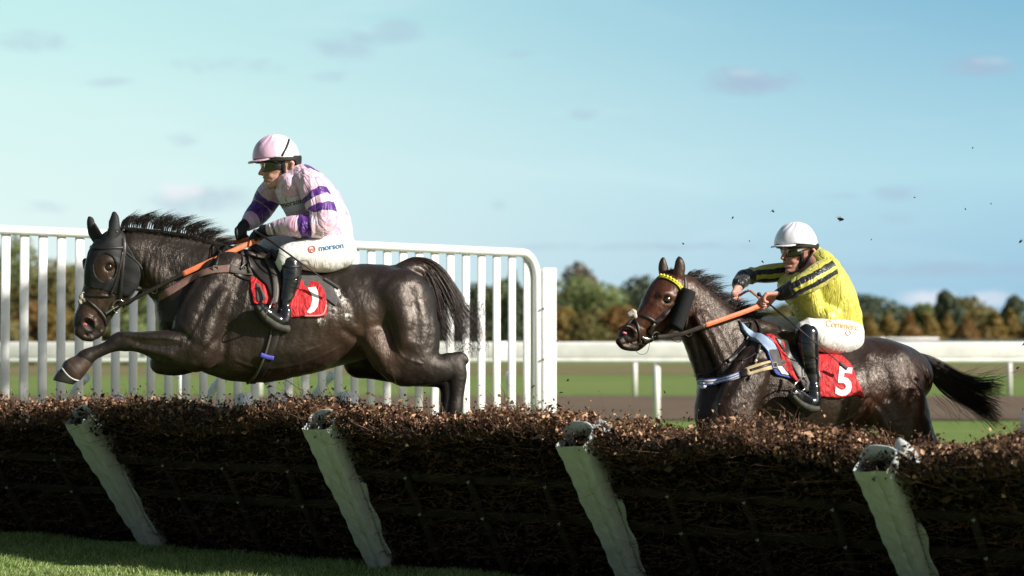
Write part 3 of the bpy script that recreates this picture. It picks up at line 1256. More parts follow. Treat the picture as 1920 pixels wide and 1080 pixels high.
def vnormals(V, F):
    n = np.cross(V[F[:, 2]] - V[F[:, 0]], V[F[:, 3]] - V[F[:, 1]])
    N = np.zeros_like(V)
    for k in range(4):
        np.add.at(N, F[:, k], n)
    return N / (np.linalg.norm(N, axis=1)[:, None] + 1e-12)


def relax(V, F, it=1, lam=.5):
    """one light smoothing pass along the quads' edges"""
    E = np.concatenate([F[:, [0, 1]], F[:, [1, 2]], F[:, [2, 3]], F[:, [3, 0]]])
    for _ in range(it):
        s = np.zeros_like(V); c = np.zeros(len(V))
        np.add.at(s, E[:, 0], V[E[:, 1]]); np.add.at(c, E[:, 0], 1)
        np.add.at(s, E[:, 1], V[E[:, 0]]); np.add.at(c, E[:, 1], 1)
        V = V + lam * (s / np.maximum(c, 1)[:, None] - V)
    return V


def poly2d(pts, P):
    """signed distance to a closed polygon in the local x-z plane (negative inside)"""
    pts = np.array(pts, dtype=np.float32)
    x, z = P[:, 0], P[:, 2]
    d = np.full(len(P), 9.0)
    ins = np.zeros(len(P), dtype=bool)
    n = len(pts)
    for i in range(n):
        a, b = pts[i], pts[(i + 1) % n]
        e = b - a
        t = np.clip(((x - a[0]) * e[0] + (z - a[1]) * e[1]) / (e @ e + 1e-12), 0, 1)
        d = np.minimum(d, (x - a[0] - t * e[0]) ** 2 + (z - a[1] - t * e[1]) ** 2)
        c = ((a[1] > z) != (b[1] > z)) & (x < (b[0] - a[0]) * (z - a[1]) / (b[1] - a[1] + 1e-12) + a[0])
        ins ^= c
    return np.where(ins, -1, 1) * np.sqrt(d)


class Body:
    def __init__(self, fr, V, F):
        self.fr = fr
        self.V, self.F = V, F
        self.bvh = BVHTree.FromPolygons([tuple(v) for v in V], [tuple(int(a) for a in f) for f in F])

    def hit(self, px, py, w=.2):
        d = self.fr.dir(px, py)
        loc, nrm, _, _ = self.bvh.ray_cast(self.fr.cam, d)
        if loc is None or (nrm.dot(d) > 0 and False):
            p = self.fr.P(px, py, w)
            loc, nrm, _, _ = self.bvh.find_nearest(p)
            if nrm is None: nrm = Vector((0, -1, 0))
        if nrm.dot(d) > 0: nrm = -nrm
        return Vector(loc), Vector(nrm)


def join_bodies(fr, bodies):
    V, F, n = [], [], 0
    for b in bodies:
        V.append(b.V); F.append(b.F + n); n += len(b.V)
    return Body(fr, np.concatenate(V), np.concatenate(F))


def strap(name, body, pts, width, th, m, parent, off=.002, sub=5, w=.2, smooth_n=True):
    """leather strap laid over the body along a path given in picture pixels; width in px"""
    q = smooth_path(pts, sub)
    P, N = [], []
    for a in q:
        l, n = body.hit(a[0], a[1], w)
        P.append(l); N.append(n)
    if smooth_n:
        for _ in range(2):
            N = [(N[max(i - 1, 0)] + N[i] * 2 + N[min(i + 1, len(N) - 1)]).normalized() for i in range(len(N))]
            P = [P[0]] + [(P[i - 1] + P[i] * 2 + P[i + 1]) / 4 for i in range(1, len(P) - 1)] + [P[-1]]
    P = [p + n * (off + th / 2) for p, n in zip(P, N)]
    mb = MB()
    mb.sweep(P, round_prof(width * body.fr.s, th, 8, 5), up=N)
    return mb.build(name, m, parent, True, world_coords=False)


def free_strap(name, fr, pts, width, th, m, parent, sub=5, up=(0, -1, 0)):
    """strap through the air: (px, py, w_px) stations"""
    q = smooth_path([tuple(fr.P(a[0], a[1], a[2] * fr.s)) for a in pts], sub)
    mb = MB()
    mb.sweep([Vector(a) for a in q], round_prof(width * fr.s, th, 8, 5), up=Vector(up))
    return mb.build(name, m, parent, True, world_coords=False)


def free_tube(name, fr, pts, r, m, parent, sub=6, scale=None, seg=8):
    q = smooth_path([tuple(fr.P(a[0], a[1], a[2] * fr.s)) for a in pts], sub)
    mb = MB()
    sc_ = None
    if scale:
        sc_ = list(np.interp(np.linspace(0, 1, len(q)), np.linspace(0, 1, len(scale)), scale))
    mb.tube([Vector(a) for a in q], r, seg, scale=sc_)
    return mb.build(name, m, parent, True, world_coords=False)


def ring(name, body, px, py, r_px, tube, m, parent, off=.01, tilt=(1, 1)):
    l, n = body.hit(px, py)
    n = Vector((0, -1, 0)) * .6 + n * .4
    n.normalize()
    a = n.cross(Vector((0, 0, 1))).normalized()
    b = n.cross(a)
    r = r_px * body.fr.s
    pts = [l + n * off + a * (math.cos(t) * r * tilt[0]) + b * (math.sin(t) * r * tilt[1]) for t in np.linspace(0, 2 * math.pi, 25)]
    mb = MB()
    mb.tube(pts, tube, 6)
    return mb.build(name, m, parent, True, world_coords=False)


def blob(name, fr, prims, m, parent, h=.005, disp=None, attrs=None, k=None, extra=None, smooth_it=1):
    """mesh a handful of prims as one part"""
    lo, hi = bounds(prims)
    fn = (lambda P: eval_prims(prims, P)) if extra is None else (lambda P: extra(P, eval_prims(prims, P)))
    V, F = surface(fn, lo, hi, h)
    if smooth_it: V = relax(V, F, smooth_it)
    if disp:
        N = vnormals(V, F)
        V = V + N * disp(V)[:, None]
    at_ = attrs(V) if attrs else None
    o = mobj(name, V, F, m, parent, True, attrs=at_)
    return o, Body(fr, V, F)


def patch(name, fr, prims, poly_px, w_px, out, m, parent, h=.006, side='near', disp=None, attrs=None, hole=None, rnd=.004, ymax=0.0, smooth_it=1):
    """cloth laid over a body: the body's surface pushed outward, cut to a picture-space outline"""
    pts = []
    for a in poly_px:
        p = fr.P(a[0], a[1], w_px * fr.s)
        pts.append((p.x, p.z))
    pts = np.array(pts)
    b_lo, b_hi = bounds(prims)
    lo = np.array([pts[:, 0].min() - .03, b_lo[1], pts[:, 1].min() - .03])
    hi = np.array([pts[:, 0].max() + .03, (ymax if side == 'near' else b_hi[1]), pts[:, 1].max() + .03])

    def fn(P):
        d = eval_prims(prims, P) - out
        g = poly2d(pts, P)
        d = np.maximum(d, g)
        if hole is not None:
            for (hx, hy, ha, hb) in hole:
                c = fr.P(hx, hy, w_px * fr.s)
                q = np.sqrt(((P[:, 0] - c.x) / (ha * fr.s)) ** 2 + ((P[:, 2] - c.z) / (hb * fr.s)) ** 2)
                d = np.maximum(d, (1 - q) * min(ha, hb) * fr.s)
        d = np.maximum(d, -(eval_prims(prims, P) + .012))
        return d
    V, F = surface(fn, lo, hi, h)
    if smooth_it: V = relax(V, F, smooth_it)
    if disp:
        N = vnormals(V, F)
        V = V + N * disp(V)[:, None]
    at_ = attrs(V) if attrs else None
    o = mobj(name, V, F, m, parent, True, attrs=at_)
    return o, Body(fr, V, F)


def decal(name, body, tris_px, m, parent, off=.0015, th=.001, w=.2):
    """flat print (vertices in px, faces) laid on a body"""
    V, F = tris_px
    out = []
    for x, y in V:
        l, n = body.hit(x, y, w)
        out.append(l + n * off)
    return mobj(name, out, F, m, parent)


def text_px(txt, px, py, size, ang=0.0, shear=0.0, bold=0.0, curve=0.0, stretch=1.0):
    cu = bpy.data.curves.new('txt', 'FONT')
    cu.body = txt
    cu.size = 1
    cu.offset = bold
    cu.resolution_u = 3
    ob = bpy.data.objects.new('txt', cu)
    COL.objects.link(ob)
    dg = bpy.context.evaluated_depsgraph_get()
    me = bpy.data.meshes.new_from_object(ob.evaluated_get(dg))
    bpy.data.objects.remove(ob)
    bm = bmesh.new()
    bm.from_mesh(me)
    bmesh.ops.triangulate(bm, faces=bm.faces)
    for _ in range(2):
        es = [e for e in bm.edges if e.calc_length() > .12]
        if es: bmesh.ops.subdivide_edges(bm, edges=es, cuts=1, use_grid_fill=False)
        bmesh.ops.triangulate(bm, faces=bm.faces)
    c, s = math.cos(ang), math.sin(ang)
    V = []
    for v in bm.verts:
        x, y = v.co.x * size * stretch, v.co.y * size
        y += curve * x * x
        V.append((px + x * c + y * s, py + x * s - y * c))
    F = [tuple(v.index for v in f.verts) for f in bm.faces]
    bm.free()
    bpy.data.meshes.remove(me)
    return V, F


def poly_px(pts, fine=4):
    """filled polygon in picture pixels, cut into small triangles"""
    bm = bmesh.new()
    vs = [bm.verts.new((x, y, 0)) for x, y in pts]
    f = bm.faces.new(vs)
    bmesh.ops.triangulate(bm, faces=[f])
    for _ in range(4):
        es = [e for e in bm.edges if e.calc_length() > fine]
        if not es: break
        bmesh.ops.subdivide_edges(bm, edges=es, cuts=1)
        bmesh.ops.triangulate(bm, faces=bm.faces)
    bm.verts.index_update()
    V = [(v.co.x, v.co.y) for v in bm.verts]
    F = [tuple(v.index for v in g.verts) for g in bm.faces]
    bm.free()
    return V, F


def hair(name, strands, m, parent, r0=.0022):
    """strands: list of (n,3) arrays -> thin three-sided tapering tubes, one mesh"""
    V, F = [], []
    n0 = 0
    for S_, r in strands:
        n = len(S_)
        T = np.gradient(S_, axis=0)
        T /= np.linalg.norm(T, axis=1)[:, None] + 1e-9
        s = np.cross(T, np.array([.3, 1, .2]))
        s /= np.linalg.norm(s, axis=1)[:, None] + 1e-9
        u = np.cross(T, s)
        tt = np.linspace(0, 1, n)
        rad = r * (1 - tt ** 2.2 * .93)
        ringv = []
        for k in range(3):
            a = 2 * math.pi * k / 3
            ringv.append(S_ + (s * math.cos(a) + u * math.sin(a)) * rad[:, None])
        V.append(np.stack(ringv, 1).reshape(-1, 3))
        i = np.arange(n - 1)[:, None] * 3 + n0
        for k in range(3):
            k2 = (k + 1) % 3
            F.append(np.concatenate([i + k, i + k2, i + 3 + k2, i + 3 + k], 1))
        n0 += 3 * n
    o = mobj(name, np.concatenate(V), np.concatenate(F), m, parent, True)
    o['kind'] = 'stuff'
    return o


# ------------------------------------------------------------------ coat and cloth materials
def coat_material(name, dark, mid, warm, points, rough=.42, veins=.25):
    m = bpy.data.materials.new(name)
    m.use_nodes = True
    w = NT(m.node_tree)
    b = w.n['Principled BSDF']
    tc = w.new('ShaderNodeTexCoord').outputs['Object']
    n = w.noise(tc, 5, 5, .6)
    c = w.mix(w.smooth(n, .35, .7), dark, mid)
    c = w.mix(w.attr('warm'), c, warm)
    c = w.mix(w.attr('black'), c, points)
    foam_n = w.noise(tc, 45, 6, .75)
    foam = w.smooth(w.math('ADD', w.attr('foam'), w.math('MULTIPLY', w.math('SUBTRACT', foam_n, .5), 1.5)), .55, .85)
    c = w.mix(foam, c, (.62, .60, .56))
    w.link(c, b.inputs['Base Color'])
    r = w.math('ADD', w.math('MULTIPLY', w.noise(tc, 9, 5, .65), .30), rough - .15)
    w.link(w.math('ADD', w.math('ADD', r, w.math('MULTIPLY', foam, .3)), w.math('MULTIPLY', w.attr('black'), .16)), b.inputs['Roughness'])
    b.inputs['Specular IOR Level'].default_value = .48
    b.inputs['Specular Tint'].default_value = (.96, .85, .76, 1)
    b.inputs['Sheen Weight'].default_value = .04
    b.inputs['Sheen Roughness'].default_value = .4
    b.inputs['Sheen Tint'].default_value = (.8, .6, .45, 1)
    # fine hair, damp ripples and veins
    hairn = w.noise(w.mapping(tc, rot=(0, .5, 0), scale=(.22, 1, 1)), 330, 3, .65)
    rip = w.noise(w.mapping(tc, scale=(1.9, 1, .9)), 30, 4, .55, 1.0)
    ridg = w.math('ABSOLUTE', w.math('SUBTRACT', rip, .5))
    dents = w.noise(tc, 13, 2, .5)
    bn = w.bump(hairn, .18, .003)
    ridh = w.math('MULTIPLY', w.smooth(ridg, 0, .18), w.math('ADD', w.attr('ripple'), .10))
    bn = w.bump(ridh, veins, .012, bn)
    bn = w.bump(dents, .42, .02, bn)
    bn = w.bump(w.noise(tc, 52, 4, .6, .5), .22, .005, bn)
    w.link(bn, b.inputs['Normal'])
    return m


def ridges(fr, V, N, lines):
    """veins (positive) and muscle furrows (negative) drawn on the near side: (points, width_px, height_m)"""
    out = np.zeros(len(V))
    near = np.clip(-N[:, 1] * 1.6, 0, 1)
    for pts, wpx, hgt in lines:
        q = smooth_path([tuple(fr.P(p[0], p[1], p[2] * fr.s)) for p in pts], 6)
        best = np.full(len(V), 9.0)
        for a, b in zip(q[:-1], q[1:]):
            ax, az, bx, bz = a[0], a[2], b[0] - a[0], b[2] - a[2]
            t = np.clip(((V[:, 0] - ax) * bx + (V[:, 2] - az) * bz) / (bx * bx + bz * bz + 1e-12), 0, 1)
            best = np.minimum(best, (V[:, 0] - ax - t * bx) ** 2 + (V[:, 2] - az - t * bz) ** 2)
        out += hgt * np.exp(-best / (wpx * fr.s) ** 2)
    return out * near


def px_field(fr, V, spots):
    """sum of soft spots given in picture pixels: (px, py, w, radius_px, value)"""
    out = np.zeros(len(V))
    for px, py, w, r, val in spots:
        p = np.array(fr.P(px, py, w * fr.s))
        d2 = (V[:, 0] - p[0]) ** 2 + (V[:, 2] - p[2]) ** 2 + (.35 * (V[:, 1] - p[1])) ** 2
        out = np.maximum(out, val * np.exp(-d2 / (r * fr.s) ** 2 * 1.4))
    return out


M_LEATHER = mat('black_leather', (.022, .017, .014), .42, .5, noise=.4, nscale=30, bump=.2, bscale=200)
M_BROWNL = mat('dark_brown_leather', (.050, .036, .028), .5, .5, noise=.4, nscale=30, bump=.2, bscale=200)
M_GREYL = mat('grey_brown_webbing', (.085, .070, .062), .65, .3, noise=.3, nscale=60, bump=.3, bscale=300)
M_ORANGE = mat('orange_rubber_rein', (.72, .19, .075), .55, .4, noise=.25, nscale=60, bump=.4, bscale=260, bdist=.001)
M_PINKB = mat('faded_pink_elastic', (.22, .125, .105), .7, .3, noise=.25, nscale=40, bump=.3, bscale=200)
M_STEEL = mat('bit_steel', (.62, .60, .56), .22, .5, metallic=1)
M_SHEEP = mat('sheepskin', (.62, .55, .47), .9, .2, noise=.4, nscale=70, bump=.9, bscale=120, bdist=.01)
M_HOODM = mat('black_stretch_hood', (.012, .013, .014), .62, .35, noise=.2, nscale=80, bump=.3, bscale=300, bdist=.002)
M_FOAMROLL = mat('black_foam_roll', (.012, .013, .013), .85, .25, noise=.3, nscale=80, bump=.6, bscale=220, bdist=.003)
M_HOOF = mat('dark_hoof', (.03, .026, .022), .4, .5, noise=.4, nscale=20)
M_HAIR = mat('black_hair', (.016, .011, .009), .42, .6)
M_HAIRB = mat('brown_black_tail_hair', (.030, .016, .011), .42, .6)
M_EYE = mat('horse_eye', (.012, .006, .004), .06, .8, coat=1)
M_NOSTRIL = mat('nostril_lining', (.50, .09, .11), .4, .5)
def creased(name, color, rough=.65, strength=.6, scale=9, noise=.06):
    m = mat(name, color, rough, .3, noise=noise, nscale=20)
    w = NT(m.node_tree)
    tc = w.new('ShaderNodeTexCoord').outputs['Object']
    n = w.noise(w.mapping(tc, scale=(1.4, 1, .7), rot=(0, .8, 0)), scale, 3, .5, 1.8)
    r = w.math('ABSOLUTE', w.math('SUBTRACT', n, .5))
    bn = w.bump(w.smooth(r, 0, .16), strength * .55, .012)
    bn = w.bump(w.noise(tc, 300, 2, .5), .15, .001, bn)
    w.link(bn, w.n['Principled BSDF'].inputs['Normal'])
    return m


M_RED = creased('red_number_cloth', (.54, .020, .025), .6, .7, 10, .25)
M_WHITEP = mat('white_print', (.82, .82, .82), .6, .3)
M_CLOTHW = mat('white_pad_cloth', (.75, .75, .76), .8, .2, noise=.15, nscale=30, bump=.4, bscale=60)
M_BLUEP = mat('blue_binding', (.06, .10, .35), .6, .3)
M_PALEBLUE = mat('pale_blue_pad', (.34, .45, .62), .75, .2, noise=.2, nscale=20, bump=.3, bscale=40)
M_TANW = mat('cream_webbing', (.55, .42, .24), .7, .3, noise=.25, nscale=30, bump=.3, bscale=150)
M_BLUEV = mat('violet_blue_loop', (.10, .10, .55), .5, .4)
M_BROWNBOOT = mat('brown_overreach_boot', (.07, .045, .033), .5, .4, noise=.5, nscale=20, bump=.3, bscale=50)
M_YELLOW = mat('yellow_braid', (.80, .72, .05), .55, .4)
M_GREYPAD = mat('grey_saddle_pad', (.10, .095, .095), .8, .2, noise=.3, nscale=30)

# ------------------------------------------------------------------ leading horse
def make_horse_one():
    fr = Frame(520, 11.95, math.radians(12))
    root = empty('horse', fr.o, fr.yaw)
    tag(root, 'dark brown horse in a black hood leaping over the hurdle, front leg stretched forward', 'horse')
    C = lambda st, k=.03, **kw: chain(fr, st, k, **kw)
    body = [
        # trunk
        C([(352, 572, 0, 52, 58), (385, 585, 0, 92, 74), (430, 592, 0, 116, 84), (490, 598, 0, 118, 92), (560, 602, 0, 101, 96), (620, 597, 0, 91, 90),
           (680, 585, 0, 86, 82), (728, 578, 0, 76, 80), (768, 585, 0, 50, 62)], .04),
        # withers, loins, croup, dock
        C([(425, 500, 0, 32, 22), (470, 505, 0, 34, 30), (560, 527, 0, 26, 46), (640, 526, 0, 27, 54), (700, 526, 0, 27, 56), (745, 532, 0, 30, 44), (772, 546, 0, 34, 36)], .05),
        C([(740, 515, 0, 18, 20), (770, 503, 0, 16, 17), (792, 510, 0, 12, 12)], .02),
        # neck
        C([(248, 472, 0, 36, 25), (275, 486, 0, 46, 27), (315, 506, 0, 58, 33), (355, 528, 0, 72, 42), (395, 548, 0, 84, 56), (430, 565, 0, 88, 68)], .03),
        C([(240, 442, 0, 13, 10), (290, 448, 0, 14, 10), (345, 458, 0, 16, 12), (395, 468, 0, 18, 14), (425, 480, 0, 20, 18)], .02),
        # breast
        C([(325, 575, 16, 30, 30), (322, 606, 22, 26, 30)], .03),
        C([(330, 575, -20, 30, 28), (326, 606, -24, 24, 28)], .03),
        # shoulder blade and upper arm, near side
        C([(432, 505, 50, 34, 22), (400, 560, 66, 44, 26), (372, 612, 72, 46, 32), (370, 650, 70, 42, 36)], .035),
        # near foreleg
        C([(372, 650, 70, 42, 32), (345, 652, 72, 38, 30), (308, 650, 72, 29, 25), (272, 643, 72, 21, 20), (250, 641, 72, 18, 17), (236, 640, 72, 19, 18),
           (222, 641, 72, 17, 16), (206, 649, 72, 12, 12), (188, 657, 72, 11, 11), (172, 663, 72, 13, 13), (160, 671, 72, 16, 15), (148, 684, 72, 14, 14), (136, 697, 72, 14, 14)], .018),
        # tendons of the near foreleg
        C([(330, 636, 92, 8, 8), (290, 632, 90, 7, 6), (250, 630, 86, 6, 6), (232, 628, 84, 6, 5)], .014),
        C([(318, 664, 92, 9, 8), (282, 656, 90, 6, 6), (250, 650, 86, 6, 6)], .014),
        # elbow point
        C([(365, 683, 66, 15, 16), (385, 668, 64, 18, 18)], .03),
        # far foreleg, folded
        C([(372, 640, -62, 42, 30), (345, 668, -60, 34, 25), (318, 682, -58, 23, 21), (302, 680, -58, 20, 19)], .02),
        C([(302, 682, -58, 19, 18), (330, 690, -58, 12, 12), (352, 688, -58, 11, 11), (368, 680, -58, 14, 13)], .015),
        # near hind leg
        C([(752, 560, 45, 56, 42), (768, 612, 52, 54, 42), (770, 660, 58, 52, 38), (762, 678, 62, 46, 34)], .04),
        C([(762, 682, 64, 43, 32), (795, 690, 64, 34, 27), (825, 692, 64, 27, 20), (846, 688, 64, 25, 16), (856, 700, 64, 21, 16), (857, 722, 64, 17, 14), (855, 745, 64, 15, 13), (852, 765, 64, 16, 15), (846, 785, 64, 13, 13), (840, 800, 64, 14, 14)], .02),
        C([(835, 672, 64, 9, 9), (862, 672, 64, 13, 9), (872, 676, 64, 8, 8)], .014),
        # hamstring edge
        C([(790, 560, 30, 26, 34), (800, 610, 38, 22, 30), (800, 650, 44, 20, 26)], .03),
        # flank fold and stifle
        C([(700, 640, 70, 26, 18), (715, 672, 72, 22, 16), (735, 700, 72, 14, 16)], .035),
        # far hind leg
        C([(745, 600, -45, 52, 40), (705, 650, -52, 48, 34), (675, 676, -56, 33, 28)], .03),
        C([(675, 678, -56, 31, 26), (715, 690, -56, 25, 24), (770, 700, -56, 24, 22), (822, 706, -56, 22, 17), (838, 722, -56, 17, 14), (840, 750, -56, 15, 13), (838, 772, -56, 15, 14)], .02),
        # belly line and ribs bulge
        C([(440, 660, 30, 50, 52), (520, 655, 30, 50, 60), (590, 640, 28, 48, 56)], .05),
        # hip bone, muscle ridges
        C([(655, 540, 58, 10, 10), (672, 560, 64, 9, 8), (690, 600, 68, 8, 8)], .05),
        C([(735, 545, 66, 22, 18), (752, 590, 76, 22, 20), (760, 640, 82, 18, 18)], .04),
        C([(420, 555, 84, 12, 12), (395, 600, 92, 14, 12), (385, 640, 96, 12, 12)], .03),
        C([(398, 500, 60, 14, 8), (372, 545, 74, 13, 8), (350, 590, 80, 12, 8)], .03),
        # jugular groove helpers on the neck
        C([(285, 505, 24, 18, 12), (320, 540, 34, 20, 14), (350, 575, 44, 22, 16)], .02),
    ]
    head = [
        C([(212, 455, 0, 25, 24), (205, 480, 0, 36, 31), (196, 508, 0, 38, 31), (186, 535, 0, 29, 24), (176, 560, 0, 25, 20), (168, 585, 0, 23, 18), (163, 604, 0, 24, 19), (164, 616, 0, 19, 17)], .02),
        C([(232, 500, 0, 30, 23), (232, 520, 0, 30, 23), (222, 545, 0, 26, 20), (206, 568, 0, 19, 17), (194, 592, 0, 16, 14), (186, 612, 0, 14, 13)], .018),
        C([(244, 505, 16, 19, 10), (243, 525, 16, 20, 10), (236, 543, 15, 14, 9)], .012),
        C([(244, 505, -16, 19, 10), (243, 525, -16, 20, 10)], .012),
        # brow and eye rim
        C([(192, 491, 24, 8, 7), (204, 488, 27, 8, 6), (216, 493, 26, 7, 6)], .01),
        C([(192, 491, -24, 8, 7), (204, 488, -27, 8, 6), (216, 493, -26, 7, 6)], .01),
        C([(163, 500, -20, 9, 9), (160, 490, -22, 7, 7)], .01),
        # facial crest
        C([(205, 525, 25, 5, 4), (190, 553, 20, 4, 4)], .01),
        # lips and chin
        C([(150, 622, 8, 10, 9), (158, 632, 6, 7, 9), (172, 634, 4, 7, 9)], .008),
        C([(150, 622, -8, 10, 9), (158, 632, -6, 7, 9)], .008),
        C([(180, 628, 0, 9, 11), (191, 621, 0, 9, 10)], .008),
        # nostril rim
        C([(151, 601, 16, 4, 4), (160, 595, 19, 4.5, 4), (172, 599, 19, 4.5, 4), (176, 613, 17, 4, 4)], .008),
        # ears (inside the hood)
        C([(205, 452, 17, 11, 9), (213, 430, 18, 11, 8), (215, 412, 17, 7, 6), (214, 401, 16, 2.5, 2.5)], .008),
        C([(190, 455, -17, 10, 9), (178, 436, -19, 10, 8), (172, 420, -19, 7, 6), (169, 409, -19, 2.5, 2.5)], .008),
        # carved: nostril, mouth line, eye socket
        C([(161, 605, 25, 8, 11), (168, 610, 25, 10, 13), (172, 615, 24, 7, 10)], .006, neg=True),
        C([(161, 628, 20, 1.6, 12), (178, 622, 20, 1.6, 10), (192, 606, 20, 1.4, 8)], .005, neg=True),
        C([(204, 501, 34, 8, 9)], .006, neg=True),
        C([(265, 500, 34, 4, 8), (275, 530, 36, 4, 8)], .02, neg=True),
    ]
    grooves = [C([(672, 548, 92, 9, 6), (700, 585, 102, 9, 6), (712, 640, 102, 9, 6)], .06, neg=True)]
    lines = [
        ([(458, 500, 80), (436, 560, 90), (424, 620, 95), (418, 668, 95)], 9, -.011), ([(404, 636, 95), (386, 655, 95), (368, 676, 95)], 6, -.008),
        ([(402, 468, 40), (380, 515, 70), (352, 560, 80), (338, 596, 80)], 8, -.010), ([(264, 520, 25), (288, 545, 30), (306, 575, 40)], 5, -.006),
        ([(300, 612, 60), (330, 618, 75), (356, 640, 85)], 6, -.008), ([(352, 632, 90), (372, 600, 90), (390, 560, 90), (420, 520, 80)], 7, -.006),
        ([(646, 620, 80), (684, 648, 85), (712, 690, 80)], 7, -.009), ([(772, 545, 80), (780, 600, 95), (768, 655, 100), (748, 690, 95)], 11, -.007),
        ([(700, 545, 80), (716, 580, 90), (738, 635, 100)], 12, -.004), ([(802, 570, 60), (806, 615, 60), (798, 650, 60)], 7, -.003),
        ([(640, 548, 85), (660, 570, 90), (668, 604, 90)], 7, -.006), ([(335, 648, 95), (300, 650, 95), (262, 645, 92)], 3.5, -.005),
        ([(440, 676, 60), (490, 690, 60), (550, 684, 60), (610, 664, 70), (640, 650, 80)], 2.6, .004), ([(540, 684, 60), (570, 660, 80), (600, 650, 85)], 2.2, .003),
        ([(346, 640, 95), (310, 634, 95), (272, 634, 90)], 2.2, .0035), ([(206, 522, 28), (194, 542, 24), (184, 556, 20), (186, 575, 18)], 2.2, .003),
        ([(250, 500, 22), (268, 520, 24), (282, 546, 28)], 2.4, .0035), ([(728, 600, 95), (742, 640, 100), (756, 668, 98), (790, 682, 90)], 2.4, .004),
        ([(470, 520, 85), (462, 560, 95), (452, 600, 98)], 2.4, .003), ([(380, 590, 90), (366, 620, 92), (352, 642, 92)], 3, .004),
        ([(236, 632, 90), (224, 640, 90), (214, 648, 88)], 3, -.004), ([(176, 600, 18), (184, 590, 18), (190, 580, 18)], 2, -.003),
    ] + [([(530 + 24 * k, 560, 90), (522 + 24 * k, 600, 96), (506 + 24 * k, 650, 92)], 4, -.0022) for k in range(5)] \
      + [([(272 + 9 * k, 470 + 8 * k, 35), (268 + 9 * k, 500 + 8 * k, 38), (276 + 9 * k, 530 + 7 * k, 38)], 2.6, -.0035) for k in range(4)]
    prims = body + head + grooves
    lo, hi = bounds(prims)
    V, F = surface(lambda P: eval_prims(prims, P), lo, hi, .0075)
    V = relax(V, F, 2, .5)
    N = vnormals(V, F)
    V = V + N * (waves(V, 20, 3, 6) * .0024 + waves(V, 55, 4, 6) * .0008 + ridges(fr, V, N, lines))[:, None]
    ripple = px_field(fr, V, [(300, 500, 30, 60, .8), (440, 560, 80, 70, .35), (400, 680, 80, 60, .6), (700, 670, 80, 40, .5), (360, 640, 90, 40, .5)])
    warm = px_field(fr, V, [(700, 640, 80, 60, .8), (725, 665, 80, 40, .9), (165, 590, 20, 40, .5), (200, 560, 20, 40, .35), (275, 530, 30, 30, .5), (420, 690, 60, 70, .25), (640, 640, 80, 80, .35), (205, 505, 20, 24, .6)])
    black = px_field(fr, V, [(835, 700, 64, 42, 1.2), (865, 690, 64, 50, 1.2), (700, 690, -50, 50, 1), (857, 740, 64, 60, 1), (840, 740, -56, 60, 1), (200, 655, 72, 50, .8), (150, 680, 72, 40, .9), (140, 610, 0, 22, .8), (166, 610, 18, 13, 1.6)])  # black points and muzzle; gaskin and hock also carry painted shade
    foam = px_field(fr, V, [(634, 548, 90, 24, .80), (625, 582, 90, 28, .66), (652, 592, 90, 20, .68), (645, 562, 90, 16, .85), (602, 602, 90, 26, .6), (192, 618, 14, 9, .7), (462, 705, 40, 30, .45), (505, 700, 60, 16, .5)])
    m = coat_material('dark_brown_coat', (.012, .009, .007), (.022, .016, .013), (.070, .036, .022), (.007, .006, .0055), .41, .32)
    tag(mobj('body', V, F, m, root, True, attrs={'warm': warm, 'black': black, 'foam': foam, 'ripple': ripple}))
    B = Body(fr, V, F)
    # eyes, nostril lining
    for sgn in (1, -1):
        blob('eye', fr, [C([(204, 501, sgn * 25, 7.5, 7)])], M_EYE, root, .003)
    blob('nostril_lining', fr, [C([(157, 607, 13, 2.6, 3), (161, 609, 13, 2.4, 3)])], M_NOSTRIL, root, .003)
    # hooves and boots
    o, bb = blob('overreach_boot', fr, [C([(158, 676, 72, 15.5, 15.5), (148, 685, 72, 18.5, 18), (138, 693, 72, 22, 21)], .01)], M_BROWNBOOT, root, .005)
    strap('boot_binding', bb, [(117, 690), (128, 704), (142, 712), (158, 712), (166, 702)], 3, .004, M_CLOTHW, o)
    hf, hb = blob('hoof', fr, [C([(134, 699, 72, 18, 17), (122, 709, 72, 18, 17), (113, 716, 72, 14, 15)], .01)], M_HOOF, root, .005,
                  extra=lambda P, d: np.maximum(d, (np.array(fr.P(118, 717, .2)).astype(np.float32)[2] - P[:, 2]) * .93 + (P[:, 0] - fr.P(118, 722, .2).x) * -.22))
    strap('horseshoe', hb, [(99, 721), (108, 727), (124, 727), (140, 720)], 3, .004, M_STEEL, hf)
    for a in ([(848, 795, 64, 14), (838, 815, 64, 17)], [(838, 775, -56, 14), (830, 800, -56, 17)]):
        blob('hoof', fr, [C(a, .01)], M_HOOF, root, .006)
    blob('hoof', fr, [C([(366, 680, -58, 15), (384, 668, -58, 17)], .01)], M_HOOF, root, .006)

    # ---- hood, a stretchy black mask with eye hole and ear covers
    hoodp = [(168, 455), (163, 480), (160, 500), (158, 533), (172, 540), (190, 543), (205, 548), (218, 553), (232, 557), (246, 553), (257, 543), (264, 520), (262, 500), (250, 478), (236, 452), (226, 432), (222, 395), (205, 395), (203, 440), (185, 450), (176, 405), (160, 400)]
    hp = [p for p in head if not p['neg']] + [body[3]]
    patch('hood', fr, hp, hoodp, 24, .0065, M_HOODM, root, .0045, side='both', hole=[(197, 502, 20, 25)],
          disp=lambda V: waves(V, 90, 9, 5) * .0009)
    HB_ = join_bodies(fr, [B])
    # ---- bridle
    br = empty('bridle'); br.parent = root
    off = .009
    strap('browband', B, [(172, 464), (190, 466), (210, 465), (231, 465)], 5.5, .004, M_LEATHER, br, off)
    strap('headpiece', B, [(226, 432), (231, 448), (232, 465), (231, 482)], 8, .004, M_LEATHER, br, off)
